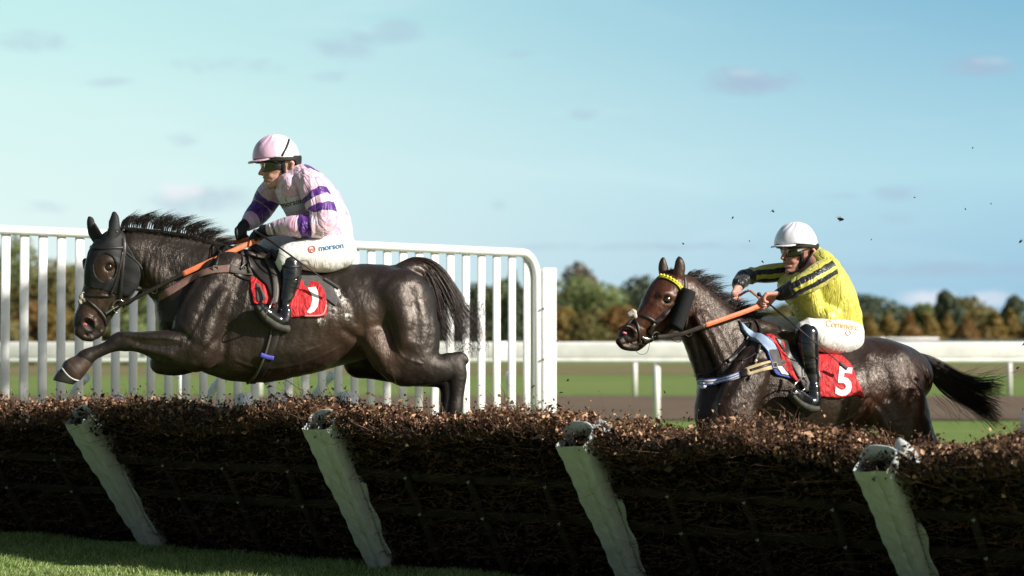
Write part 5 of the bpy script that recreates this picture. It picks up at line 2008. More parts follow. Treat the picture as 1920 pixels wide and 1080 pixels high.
    for i in range(1300):
        u = rng.random()
        x, y = crest[int(u * (len(crest) - 1))]
        lock = math.sin(u * 40) * .5 + math.sin(u * 83 + 1) * .35
        Lh = (22 + 7 * lock + rng.normal(0, 5)) * (1 + .5 * math.exp(-((u - .25) / .15) ** 2))
        lean = .75 + .25 * lock + rng.normal(0, .22)
        w0 = rng.normal(0, 4)
        pts = [np.array(fr.P(x - 2, y + 5, w0 * fr.s))]
        for t in (.33, .66, 1.0):
            pts.append(np.array(fr.P(x + Lh * (lean * t + .2 * t * t), y - Lh * (t * .95 - .45 * t * t) + rng.normal(0, .8), (w0 + rng.normal(0, 3) * t + 4 * lock * t) * fr.s)))
        st_.append((smooth_path(pts, 3), .0015))
    for i in range(500):
        u = rng.random()
        x, y = crest[int(u * (len(crest) - 1))]
        w0 = rng.uniform(0, 9)
        pts = [np.array(fr.P(x, y, w0 * fr.s)), np.array(fr.P(x + 8, y - 1 + w0 * .4, (w0 + 5) * fr.s)), np.array(fr.P(x + 18 + rng.normal(0, 4), y + 10 + rng.normal(0, 3), (w0 + 12) * fr.s))]
        st_.append((smooth_path(pts, 3), .0017))
    hair('mane', st_, M_HAIR, root)
    st_ = []
    for i in range(160):
        x, y = rng.uniform(1250, 1272), rng.uniform(508, 516)
        pts = [np.array(fr.P(x, y + 3, rng.uniform(-8, 12) * fr.s))]
        a = rng.normal(0, .6)
        for t in (.5, 1):
            pts.append(np.array(fr.P(x + 10 * t * a + 3 * t, y - 9 * t * rng.uniform(.3, 1.1), rng.uniform(-8, 12) * fr.s)))
        st_.append((smooth_path(pts, 2), .0013))
    hair('forelock', st_, M_HAIR, root)
    # ---- tail streaming back
    guides = [
        ([(1712, 664), (1738, 674), (1765, 690), (1792, 708), (1822, 722), (1850, 735), (1875, 745), (1900, 752)], 13),
        ([(1716, 668), (1742, 682), (1770, 704), (1798, 728), (1828, 750), (1852, 770), (1872, 788), (1884, 803)], 13),
        ([(1718, 672), (1744, 690), (1772, 716), (1800, 742), (1830, 760), (1856, 776), (1874, 790), (1886, 800)], 11),
        ([(1716, 668), (1742, 682), (1772, 700), (1804, 716), (1834, 722), (1860, 722), (1880, 728), (1897, 742)], 10),
        ([(1720, 676), (1744, 698), (1768, 722), (1794, 738), (1824, 746), (1850, 754), (1872, 764), (1890, 778)], 11),
    ]
    st_ = []
    for i in range(1500):
        gi = rng.integers(len(guides))
        g, sp = guides[gi]
        G = np.array(g, float)
        n = len(G)
        L = rng.uniform(.62, 1.0)
        o1, o2 = rng.normal(0, 1), rng.normal(0, 1)
        pts = []
        fz = rng.normal(0, 1, 2)
        for k in range(n):
            t = k / (n - 1)
            if t > L + .01: break
            spread = sp * (.16 + .85 * t ** .9)
            pts.append(np.array(fr.P(G[k, 0] + o1 * spread * -.4 + fz[0] * 6 * t ** 4, G[k, 1] + o1 * spread * .85 + fz[1] * 6 * t ** 4, (o2 * spread * .8) * fr.s)))
        st_.append((smooth_path(pts, 3), rng.uniform(.0011, .0021)))
    for i in range(70):   # long loose hairs above
        x0, y0 = rng.uniform(1775, 1850), rng.uniform(700, 735)
        ex, ey = x0 + rng.uniform(30, 90), y0 - rng.uniform(5, 42)
        pts = [np.array(fr.P(x0, y0, 0)), np.array(fr.P(x0 * .6 + ex * .4, y0 * .55 + ey * .45 + 4, .02)), np.array(fr.P(ex, ey + rng.uniform(-2, 8), .03))]
        st_.append((smooth_path(pts, 4), .0008))
    for i in range(60):
        x0, y0 = rng.uniform(1745, 1850), rng.uniform(735, 770)
        pts = [np.array(fr.P(x0, y0, 0)), np.array(fr.P(x0 + 25, y0 + 18 + rng.uniform(0, 12), .02)), np.array(fr.P(x0 + 50 + rng.uniform(-30, 10), y0 + 30 + rng.uniform(0, 30), .03))]
        st_.append((smooth_path(pts, 4), .0007))
    hair('tail', st_, M_HAIRB, root)
    blob('dock', fr, [C([(1716, 672, 0, 13, 12), (1742, 686, 0, 13, 11), (1765, 702, 0, 10, 8), (1785, 716, 0, 4, 4)], .01)], m, root, .006)
    return fr, B, root, body


FR1, B1, H1, BODY1 = make_horse_one()
FR2, B2, H2, BODY2 = make_horse_two()

# ------------------------------------------------------------------ riders
def chain_l(pts, k=.006, neg=False, sub=2):
    """chain from local metre coordinates: (x, y, z, r)"""
    A = np.array([(p[0], p[1], p[2], p[3], p[3] if len(p) < 5 else p[4]) for p in pts], dtype=float)
    if len(A) == 1: A = np.concatenate([A, A])
    if len(A) > 2: A = smooth_path(A, sub)
    return dict(p=A.astype(np.float32), k=k, neg=neg)


def hand_prims(fr, wrist, knuck, across, curl, grow=0.0, thumb=1, sc_=1.0):
    W = fr.P(wrist[0], wrist[1], wrist[2] * fr.s)
    K = fr.P(knuck[0], knuck[1], knuck[2] * fr.s)
    d = (K - W).normalized()
    a = Vector((across[0], -across[2], -across[1])).normalized()
    c = Vector((curl[0], -curl[2], -curl[1]))
    c = (c - d * c.dot(d) * .6).normalized()
    out = []
    g = grow
    for i, ln in zip((-1.5, -.5, .5, 1.5), (.90, 1.0, .96, .80)):
        base = K + a * (i * .0195 * sc_)
        w0 = W + a * (i * .011 * sc_)
        out.append(chain_l([(*w0, .014 + g), (*(w0 * .5 + base * .5), .0135 + g), (*base, .0110 + g)], .008))
        j1 = base + (d * .018 + c * .016) * ln * sc_
        j2 = j1 + (c * .026 + d * .000) * ln * sc_
        j3 = j2 + (c * .008 - d * .020) * ln * sc_
        out.append(chain_l([(*base, .0108 + g), (*j1, .0100 + g), (*j2, .0092 + g), (*j3, .0080 + g)], .003, sub=2))
    t0 = W + a * (-thumb * 2.1 * .012) + d * .012
    t1 = t0 + a * (-thumb * .012) + c * .018 + d * .018
    t2 = t1 + c * .020 + d * .024
    t3 = t2 + c * .008 + d * .022 + a * (thumb * .008)
    out.append(chain_l([(*t0, .0130 + g), (*t1, .0125 + g), (*t2, .0108 + g), (*t3, .0088 + g)], .005))
    return out


class Head:
    def __init__(self, fr, px, py, w, pitch, yaw, size=1.0, roll=0.0):
        self.fr = fr
        self.o = np.array(fr.P(px, py, w * fr.s))
        # head axes: +X out of the face, +Y to the near side, +Z up
        f = Vector((-1, 0, 0)); n = Vector((0, -1, 0)); u = Vector((0, 0, 1))
        Rz = Matrix.Rotation(yaw, 3, 'Z')
        f, n = Rz @ f, Rz @ n
        Rp = Matrix.Rotation(pitch, 3, n)
        f, u = Rp @ f, Rp @ u
        Rr = Matrix.Rotation(roll, 3, f)
        n, u = Rr @ n, Rr @ u
        self.R = np.array([f, n, u])       # rows
        self.size = size

    def L(self, x, y, z):
        return self.o + (self.R[0] * x + self.R[1] * y + self.R[2] * z) * self.size

    def Q(self, P):
        return (P - self.o) @ self.R.T / self.size

    def ch(self, pts, k=.008, neg=False, sub=2):
        return chain_l([(*self.L(*p[:3]), p[3] * self.size) for p in pts], k, neg, sub)

    def prims(self, mouth_open=0.0):
        c = self.ch
        m = mouth_open
        out = [
            c([(-.006, 0, .035, .083), (.03, 0, .04, .082)], .02),
            c([(.045, 0, -.005, .062), (.050, 0, -.045, .050), (.052, 0, -.085 - m * .6, .034)], .02),
            c([(.082, 0, -.104 - m, .017), (.086, 0, -.098 - m, .014)], .012),
            c([(-.005, .058, -.045, .018), (.025, .050, -.085 - m * .6, .015), (.075, .015, -.108 - m, .013)], .02),
            c([(-.005, -.058, -.045, .018), (.025, -.050, -.085 - m * .6, .015), (.075, -.015, -.108 - m, .013)], .02),
            c([(.066, .040, -.020, .020), (.050, .054, -.015, .018)], .016),
            c([(.066, -.040, -.020, .020), (.050, -.054, -.015, .018)], .016),
            c([(.080, .045, .022, .012), (.098, .018, .022, .012), (.098, -.018, .022, .012), (.080, -.045, .022, .012)], .014),
            c([(.098, 0, .010, .009), (.112, 0, -.014, .009), (.127, 0, -.038, .0105)], .008),
            c([(.109, .013, -.043, .0085)], .006), c([(.109, -.013, -.043, .0085)], .006),
            c([(.088, .025, -.060, .007), (.103, .008, -.060, .0072), (.103, -.008, -.060, .0072), (.088, -.025, -.060, .007)], .005),
            c([(.086, .022, -.074 - m, .0075), (.099, .007, -.076 - m, .0080), (.099, -.007, -.076 - m, .0080), (.086, -.022, -.074 - m, .0075)], .005),
            # nasolabial crease and cheek
            c([(.078, .030, -.052, .016)], .012), c([(.078, -.030, -.052, .016)], .012),
            # ears
            c([(-.022, .083, .018, .010), (-.034, .086, .006, .011), (-.026, .082, -.018, .008)], .005),
            c([(-.022, -.083, .018, .010), (-.034, -.086, .006, .011), (-.026, -.082, -.018, .008)], .005),
            # neck
            c([(-.025, 0, -.03, .062), (-.045, 0, -.095, .056), (-.075, 0, -.15, .060)], .02),
            # sockets
            c([(.100, .033, .004, .014)], .006, True), c([(.100, -.033, .004, .014)], .006, True),
            c([(-.022, .098, .004, .008)], .004, True), c([(-.022, -.098, .004, .008)], .004, True),
            c([(.094, .024, -.067 - m / 2, .0016 + m * .35), (.106, 0, -.068 - m / 2, .002 + m * .45), (.094, -.024, -.067 - m / 2, .0016 + m * .35)], .003, True),
        ]
        return out


def part_fn(name, fn, lo, hi, h, m, parent, disp=None, attrs=None, it=1):
    V, F = surface(fn, lo, hi, h)
    V = relax(V, F, it)
    if disp:
        V = V + vnormals(V, F) * disp(V)[:, None]
    return mobj(name, V, F, m, parent, True, attrs=attrs(V) if attrs else None), V, F


def helmet(hd, m_shell, m_peak, parent, m_strap, tilt=0.0, drop=0.0):
    """silk-covered skull cap with a peak"""
    def q(P): return hd.Q(P)

    def dome(P):
        Q = q(P)
        x, y, z = (Q[:, 0] - .030) / .130, Q[:, 1] / .112, (Q[:, 2] - .045 - drop) / .128
        k0 = np.sqrt(x * x + y * y + z * z) + 1e-6
        k1 = np.sqrt((x / .130) ** 2 + (y / .112) ** 2 + (z / .128) ** 2) + 1e-6
        d = k0 * (k0 - 1) / k1
        cut = (.040 + drop + .10 * np.clip(-(Q[:, 0] + .02), 0, 1) * -1.1) - Q[:, 2]
        rim = np.maximum(d, cut)
        inner = .010 + d
        rim = np.maximum(rim, -(inner) * 1.0) if False else rim
        return np.clip(rim, -.09, .09)
    c = hd.o
    lo, hi = c - .26, c + .26

    def fold(V):
        Q = q(V)
        a = np.arctan2(Q[:, 1], Q[:, 0] - .03)
        z = (Q[:, 2] - .045) / .128
        return .0016 * np.sin(a * 16 + 2 * np.sin(z * 5)) * np.clip(1 - np.abs(z - .9) * 1.6, 0, 1) + waves(V, 60, 41, 5) * .0010
    sh, V, F = part_fn('helmet', dome, lo, hi, .0045, m_shell, parent, fold,
                       lambda V: {'hx': q(V)[:, 0], 'hy': q(V)[:, 1], 'hz': q(V)[:, 2]}, 1)

    def peak(P):
        Q = q(P)
        zz = .046 + drop - .25 * (Q[:, 0] - .10) + .9 * (np.abs(Q[:, 1]) ** 2) * -1.0 * 1.6
        x, y = (Q[:, 0] - .105) / .082, Q[:, 1] / .088
        r = (np.sqrt(x * x + y * y) - 1) * .075
        return np.maximum(r, np.abs(Q[:, 2] - zz) - .0048)
    part_fn('peak', peak, lo, hi, .0038, m_peak, sh, None, lambda V: {'hx': q(V)[:, 0], 'hy': q(V)[:, 1], 'hz': q(V)[:, 2]})

    def liner(P):
        Q = q(P)
        x, y, z = (Q[:, 0] - .018) / .132, Q[:, 1] / .106, (Q[:, 2] - .045 - drop) / .15
        d = (np.sqrt(x * x + y * y + z * z) - 1) * .10
        back = np.clip(-(Q[:, 0] - .01) * 2.2, 0, 1)
        d = np.maximum(d, Q[:, 2] - (.05 + drop))
        d = np.maximum(d, (.020 + drop - .085 * np.clip(-(Q[:, 0] + .045) * 22, 0, 1)) - Q[:, 2])
        return d
    part_fn('helmet_liner', liner, lo, hi, .0045, m_strap, sh)
    return sh, Body(hd.fr, V, F)


def goggles(hd, hp, z0, z1, m, parent, out=.007, name='goggles'):
    pos = [p for p in hp if not p['neg']]

    def fn(P):
        Q = hd.Q(P)
        d = eval_prims(pos, P) - out
        zc, zh = (z0 + z1) / 2, (z1 - z0) / 2
        # two lenses joined over the nose
        e = np.abs(np.abs(Q[:, 1]) - .036) / .046
        half = zh * np.sqrt(np.clip(1.05 - np.clip(e, 0, 1) ** 2.6, 0.05, 1)) - .012 * np.clip(1 - np.abs(Q[:, 1]) / .014, 0, 1) * 0
        d = np.maximum(d, np.abs(Q[:, 2] - zc) - half)
        d = np.maximum(d, .030 - Q[:, 0])
        d = np.maximum(d, Q[:, 0] - .108)
        nose = np.sqrt((Q[:, 1] / .013) ** 2 + ((Q[:, 2] - z0) / .022) ** 2)
        d = np.maximum(d, (1 - nose) * .012)
        return d
    return part_fn(name, fn, hd.o - .2, hd.o + .2, .0032, m, parent, None, None, 2)[0]


def arm_attrs(fr, line):
    """distance along an arm and the position across it"""
    A = np.array([tuple(fr.P(p[0], p[1], p[2] * fr.s)) for p in line])
    A = smooth_path(A, 8)
    seg = np.linalg.norm(np.diff(A, axis=0), axis=1)
    cum = np.concatenate([[0], np.cumsum(seg)])

    def f(V):
        best = np.full(len(V), 1e9); at_ = np.zeros(len(V)); av = np.zeros(len(V))
        for i in range(len(A) - 1):
            a, ab = A[i], A[i + 1] - A[i]
            L = ab @ ab
            t = (V - a) @ ab / L
            tc_ = np.clip(t, 0, 1)
            q = V - a - tc_[:, None] * ab
            d = np.linalg.norm(q, axis=1)
            m = d < best
            best[m] = d[m]
            at_[m] = (cum[i] + (tc_ * seg[i]))[m]
            T = ab / math.sqrt(L)
            perp = np.array([-T[2], 0, T[0]])
            perp /= np.linalg.norm(perp) + 1e-9
            if perp[2] < 0: perp = -perp
            av[m] = (q @ perp)[m]
        return {'armt': at_, 'armv': av}
    return f


def silk_material(name, c1, c2, kind):
    m = bpy.data.materials.new(name)
    m.use_nodes = True
    w = NT(m.node_tree)
    b = w.n['Principled BSDF']
    tc = w.new('ShaderNodeTexCoord').outputs['Object']
    n = w.noise(w.mapping(tc, scale=(1, 1, .6)), 12, 4, .6, 2.4)
    c = w.mix(w.smooth(n, .42, .66), c1, c2)
    purple, purple2 = (.055, .010, .15), (.15, .035, .30)
    pm = w.mix(w.smooth(w.noise(tc, 30, 4, .6, 1.5), .45, .62), purple, purple2)

    def band(t, lo, hi):
        return w.math('MULTIPLY', w.smooth(t, lo - .0015, lo + .0015), w.smooth(t, hi - .0015, hi + .0015, 1, 0))
    if kind == 'sleeve_near' or kind == 'sleeve_far':
        t = w.attr('armt')
        bands = ((.085, .125), (.170, .215), (.325, .385)) if kind == 'sleeve_near' else ((.10, .165), (.215, .315))
        wob = w.math('MULTIPLY', w.math('SUBTRACT', w.noise(tc, 14, 2, .5), .5), .03)
        t = w.math('ADD', t, wob)
        for lo, hi in bands:
            c = w.mix(band(t, lo, hi), c, pm)
    if kind == 'torso':
        c = w.mix(w.smooth(w.attr('patch'), .48, .52), c, pm)
    if kind.startswith('yellow_sleeve'):
        t, v = w.attr('armt'), w.attr('armv')
        wob = w.math('MULTIPLY', w.math('SUBTRACT', w.noise(tc, 18, 3, .5), .5), .018)
        v = w.math('ADD', v, wob)
        blk = w.mix(w.smooth(w.noise(tc, 40, 4, .6, 1.5), .5, .7), (.008, .008, .009), (.020, .020, .022))
        cuff = .325 if kind.endswith('near') else .27
        if kind.endswith('near'):
            s1, s2 = band(v, .012, .044), band(v, -.040, -.010)
            s = w.math('MAXIMUM', s1, s2)
            s = w.math('MULTIPLY', s, w.smooth(t, .03, .034))
        else:
            s = w.math('MAXIMUM', band(v, -.004, .026), band(v, -.05, -.030))
        s = w.math('MAXIMUM', s, w.smooth(t, cuff - .003, cuff + .003))
        c = w.mix(s, c, blk)
    if kind == 'yellow_torso':
        c = w.mix(w.smooth(w.attr('patch'), .48, .52), c, (.012, .012, .013))
    w.link(c, b.inputs['Base Color'])
    b.inputs['Roughness'].default_value = .42
    b.inputs['Specular IOR Level'].default_value = .45
    b.inputs['Sheen Weight'].default_value = .15
    # crumpled satin
    r1 = w.noise(w.mapping(tc, scale=(1.5, 1, .5), rot=(0, .6, 0)), 7, 3, .5, 1.6)
    rg = w.math('ABSOLUTE', w.math('SUBTRACT', r1, .5))
    bn = w.bump(w.smooth(rg, 0, .09), .45, .012)
    w.link(bn, b.inputs['Normal'])
    return m


M_SKIN1 = mat('weathered_skin', (.60, .33, .27), .5, .4, noise=.22, nscale=22, bump=.3, bscale=120, sss=.12, bdist=.002)
M_SKIN2 = mat('flushed_skin', (.60, .29, .22), .5, .4, noise=.28, nscale=20, bump=.3, bscale=120, sss=.12, bdist=.002)
M_GLOVE = mat('black_glove', (.014, .014, .015), .6, .4, noise=.3, nscale=60, bump=.5, bscale=110, bdist=.003)
M_BOOT = mat('polished_boot', (.010, .011, .013), .16, .6, noise=.2, nscale=30, bump=.25, bscale=30, coat=.5, bdist=.006)
M_BOOTCUFF = mat('boot_cuff', (.012, .011, .011), .5, .4)
M_SOLE = mat('scuffed_sole', (.055, .05, .042), .7, .4, noise=.5, nscale=30)
M_BREECH = creased('white_breeches', (.74, .73, .70), .62, .5, 6, .05)
M_GOGGLE = mat('goggle_lens', (.008, .009, .010), .05, .7, coat=1)
M_STRAPB = mat('black_harness', (.013, .013, .013), .6, .35, bump=.3, bscale=200)
M_HELMW = mat('white_helmet_silk', (.80, .80, .86), .35, .45, bump=.25, bscale=30, bdist=.004)
M_WHIP = mat('black_whip', (.016, .015, .014), .5, .4, bump=.4, bscale=300)
M_LOGOB = mat('blue_lettering', (.03, .14, .26), .6, .3)
M_LOGOR = mat('red_logo', (.50, .10, .06), .6, .3)
M_LOGOD = mat('dark_lettering', (.05, .06, .09), .6, .3)
M_GOLD = mat('tan_lettering', (.50, .36, .17), .6, .3)
M_PANEL = mat('white_label_panel', (.60, .60, .66), .5, .3, bump=.2, bscale=25)
M_TEETH = mat('teeth', (.75, .70, .60), .3, .5)


def pink_helmet_mat():
    m = bpy.data.materials.new('pink_helmet_silk')
    m.use_nodes = True
    w = NT(m.node_tree)
    b = w.n['Principled BSDF']
    tc = w.new('ShaderNodeTexCoord').outputs['Object']
    n = w.noise(tc, 22, 4, .6, 1.2)
    # quartered cap: one front quarter lilac pink, the rest nearly white
    q = w.math('ADD', w.attr('hx'), w.math('MULTIPLY', w.math('SUBTRACT', n, .5), .05))
    c = w.mix(w.smooth(q, .045, .075), (.82, .78, .81), (.74, .50, .66))
    c = w.mix(w.smooth(w.attr('hx'), .118, .124), c, (.64, .40, .57))
    w.link(c, b.inputs['Base Color'])
    b.inputs['Roughness'].default_value = .35
    w.link(w.bump(w.noise(tc, 40, 3, .5, 1), .3, .003), b.inputs['Normal'])
    return m


def rider_one():
    fr = FR1
    root = empty('person', fr.o + Vector((0, 0, 0)), fr.yaw)
    tag(root, 'jockey in pink silks with purple hoops, pink cap and black gloves, on the leading horse', 'person')
    C = lambda st, k=.02, **kw: chain(fr, st, k, **kw)
    hd = Head(fr, 528, 311, 6, math.radians(4), math.radians(14), 1.07)
    hp = hd.prims()
    hands = hand_prims(fr, (500, 430, 42), (479, 436, 26), (.3, -.2, 1), (-.25, 1, 0)) + \
        hand_prims(fr, (459, 421, -30), (452, 430, -16), (-.9, .05, .5), (.05, 1, .15), thumb=-1)
    arms = [C([(578, 343, 54, 17), (603, 416, 78, 14), (560, 424, 70, 13), (500, 430, 42, 9)]),
            C([(520, 342, -54, 17), (492, 392, -72, 13), (459, 421, -30, 9)])]
    torso = [C([(628, 462, 0, 28, 44), (612, 412, 0, 30, 38), (575, 368, 0, 34, 46), (556, 340, 0, 24, 52)], .03)]
    legs = [C([(632, 468, 34, 30), (580, 474, 58, 25), (536, 480, 68, 15), (545, 500, 74, 12), (541, 545, 82, 9), (534, 582, 88, 7)]),
            C([(625, 464, -30, 24), (580, 464, -46, 20), (540, 462, -58, 17), (508, 464, -62, 14), (512, 510, -72, 11), (520, 570, -84, 7)])]
    allp = torso + legs + arms + hp + hands
    lo, hi = bounds(allp)
    V, F = surface(lambda P: eval_prims(allp, P), lo, hi, .0048)
    V = relax(V, F, 1)
    mobj('body', V, F, M_SKIN1, root, True)
    B = Body(fr, V, F)

    c1, c2 = (.74, .57, .66), (.64, .34, .49)
    Mt = silk_material('pink_silk_body', c1, c2, 'torso')
    Mn = silk_material('pink_silk_near_sleeve', c1, c2, 'sleeve_near')
    Mf = silk_material('pink_silk_far_sleeve', c1, c2, 'sleeve_far')
    wrink = lambda s, a=1.0: (lambda V: (waves(V, 12, s, 6, 1.4, (1, 1, .6)) * .0050 + (1 - np.abs(waves(V, 15, s + 1, 4, 1.8, (1.6, 1, .5)))) * .0055) * a)
    tp = [C([(630, 462, 0, 30, 52), (625, 440, 0, 36, 52), (612, 408, 0, 42, 52), (590, 372, 0, 42, 58), (566, 342, 0, 32, 60)], .03),
          C([(560, 420, 20, 14, 26), (585, 428, 30, 18, 30), (620, 440, 20, 20, 34)], .03),
          C([(556, 392, 0, 24, 44), (545, 366, 4, 26, 52), (536, 345, 4, 20, 52)], .03),
          C([(576, 342, 46, 21, 21), (560, 332, 20, 20, 24), (535, 338, -30, 20, 24), (524, 344, -50, 18, 18)], .02),
          C([(552, 328, 4, 18, 19), (544, 338, 4, 19, 20), (536, 350, 4, 18, 20)], .01),
          C([(558, 436, 10, 12, 20), (545, 424, 8, 8, 14)], .02)]
    jk, jb = blob('silks', fr, tp, Mt, root, .006, wrink(31),
                  lambda V: {'patch': px_field(fr, V, [(582, 310, 30, 18, .9), (598, 314, 20, 14, .9), (508, 360, 20, 12, .9), (518, 362, 40, 9, .9), (546, 403, 50, 10, .95)])})
    ln = [(578, 343, 54), (600, 380, 70), (603, 416, 78), (560, 424, 70), (506, 430, 44)]
    sn, snb = blob('sleeve', fr, [C([(577, 340, 52, 24), (590, 362, 64, 27), (602, 392, 74, 27), (606, 412, 78, 27), (588, 424, 76, 24), (560, 424, 70, 20), (530, 425, 58, 16), (507, 430, 46, 12)], .012)], Mn, root, .0055, wrink(35), arm_attrs(fr, ln))
    lf = [(520, 342, -54), (505, 370, -66), (490, 394, -72), (462, 421, -34)]
    blob('sleeve', fr, [C([(524, 344, -52, 22), (506, 366, -64, 24), (491, 392, -70, 21), (476, 408, -54, 18), (464, 419, -36, 13)], .012)], Mf, root, .0055, wrink(37), arm_attrs(fr, lf))
    for st in ([(509, 420, 50), (512, 430, 58), (510, 441, 50)], [(506, 420, 50), (508, 430, 57), (507, 440, 50)]):
        pass
    strap('cuff_stripe', snb, [(510, 419), (513, 428), (516, 438)], 3.2, .004, M_LOGOD, sn, .001)
    strap('cuff_stripe', snb, [(505, 421), (508, 430), (511, 440)], 3.2, .004, M_WHITEP, sn, .001)
    # gloves
    g = hand_prims(fr, (500, 430, 42), (479, 436, 26), (.3, -.2, 1), (-.25, 1, 0), .0022)
    blob('glove', fr, g + [C([(507, 430, 46, 10.5), (495, 431, 40, 10)], .01)], M_GLOVE, root, .004)
    g = hand_prims(fr, (459, 421, -30), (452, 430, -16), (-.9, .05, .5), (.05, 1, .15), .0026, thumb=-1)
    blob('glove', fr, g + [C([(464, 417, -36, 11), (457, 424, -28, 11)], .01)], M_GLOVE, root, .004)
    # breeches
    bp = [C([(640, 462, 0, 26, 50), (632, 472, 0, 30, 54)], .03),
          C([(634, 470, 34, 34), (610, 476, 50, 33), (578, 476, 62, 29), (545, 480, 68, 23), (536, 486, 70, 20), (540, 505, 72, 16)], .025),
          C([(625, 464, -30, 32), (580, 464, -46, 29), (540, 463, -58, 25), (506, 464, -62, 22), (506, 490, -66, 19), (514, 520, -72, 16)], .025),
          C([(626, 448, 0, 30, 48), (575, 452, 10, 12, 24)], .03)]
    bw = lambda V: waves(V, 16, 51, 6, 1.5, (1, 1, .7)) * .0035 + (1 - np.abs(waves(V, 18, 53, 4, 1.8, (1.4, 1, .6)))) * .0035 + waves(V, 60, 52, 5, 1.2) * .0007
    br, bb = blob('breeches', fr, bp, M_BREECH, root, .0055, bw)
    # boots
    yk = fr.P(540, 545, .25)[2]
    wr = lambda V: (waves(V, 60, 61, 6, 1.2, (.8, .8, 1.4)) * (.0004 + .0022 * np.exp(-((V[:, 2] - yk + .045) / .05) ** 2)))
    for sgn, pts, foot in ((1, [(545, 496, 74, 20), (546, 520, 78, 19), (541, 545, 82, 15.5), (536, 568, 86, 12.5), (534, 582, 88, 12.5)],
                            [(536, 584, 90, 13), (532, 602, 94, 13.5), (520, 600, 98, 12), (502, 588, 106, 12), (490, 576, 110, 9)]),
                           (-1, [(512, 500, -70, 18), (516, 535, -76, 16), (520, 570, -84, 12)], [(522, 578, -86, 13), (514, 590, -92, 12), (492, 578, -104, 10)])):
        bt, btb = blob('boot', fr, [C(pts, .01), C(foot, .015)], M_BOOT, root, .0048, wr)
        if sgn > 0:
            strap('boot_top', btb, [(526, 498), (540, 500), (554, 500), (565, 499)], 6, .003, M_BOOTCUFF, bt, .001)
            strap('boot_seam', btb, [(527, 521), (545, 525), (563, 522)], 2.0, .003, M_BOOT, bt, .001)
            blob('knee_guard', fr, [C([(533, 482, 72, 19, 17), (545, 491, 76, 19.5, 17)], .01)], M_BOOTCUFF, bt, .0055)
            blob('boot_sole', fr, [C([(484, 578, 112, 6, 10), (500, 598, 108, 8, 11), (520, 612, 100, 9, 11), (536, 616, 96, 9, 11)], .01)], M_SOLE, bt, .0045)
    # head gear
    hs, hb = helmet(hd, pink_helmet_mat(), mat('pink_peak', (.62, .42, .55), .4, .4), root, M_STRAPB)
    gg = goggles(hd, hp, -.032, .024, M_GOGGLE, root, .008)
    goggles(hd, hp, .020, .044, M_STRAPB, gg, .008, 'goggle_foam')
    strap('goggle_strap', join_bodies(fr, [hb]), [(526, 298), (530, 290), (536, 279), (540, 268), (541, 262)], 3.6, .004, M_STRAPB, gg, .004)
    strap('goggle_strap', B, [(514, 312), (520, 308), (525, 301)], 4.5, .004, M_STRAPB, gg, .009)
    blob('collar', fr, [C([(549, 322, 22, 10, 10), (540, 334, 24, 10, 9), (530, 346, 20, 8, 8)], .01)], M_CLOTHW, root, .0045)
    hn = empty('chin_harness'); hn.parent = root
    strap('harness_strap', B, [(529, 298), (531, 312), (533, 326), (534, 338)], 9, .006, M_STRAPB, hn, .002)
    strap('harness_strap', B, [(556, 300), (552, 314), (545, 326), (536, 338)], 7, .005, M_STRAPB, hn, .003)
    strap('harness_strap', B, [(535, 336), (530, 346), (522, 351), (516, 352)], 6, .005, M_STRAPB, hn, .001)
    # printing
    decal('print_panel', jb, poly_px([(514, 371), (545, 370), (567, 364), (570, 391), (545, 398), (530, 395), (520, 388)], 4), M_PANEL, jk, .004)
    decal('lettering', jb, text_px('morson', 529, 389, 14.5, -.24, bold=.015, stretch=.86), M_LOGOD, jk, .006)
    decal('logo_ring', jb, text_px('O', 513, 391, 21, .35, bold=0, stretch=.75), M_LOGOR, jk, .006)
    decal('logo_letter', jb, text_px('m', 516, 385, 11, .3, bold=.01, stretch=.8), M_LOGOR, jk, .0062)
    decal('lettering', bb, text_px('morson', 597.5, 471, 15.5, -.13, bold=.02, stretch=.98), M_LOGOB, br, .004)
    decal('logo_ring', bb, text_px('O', 577.5, 474.5, 19, -.10), M_LOGOR, br, .004)
    decal('logo_letter', bb, text_px('m', 581, 471, 10, -.10, bold=.006), M_LOGOR, br, .0044)
    return root


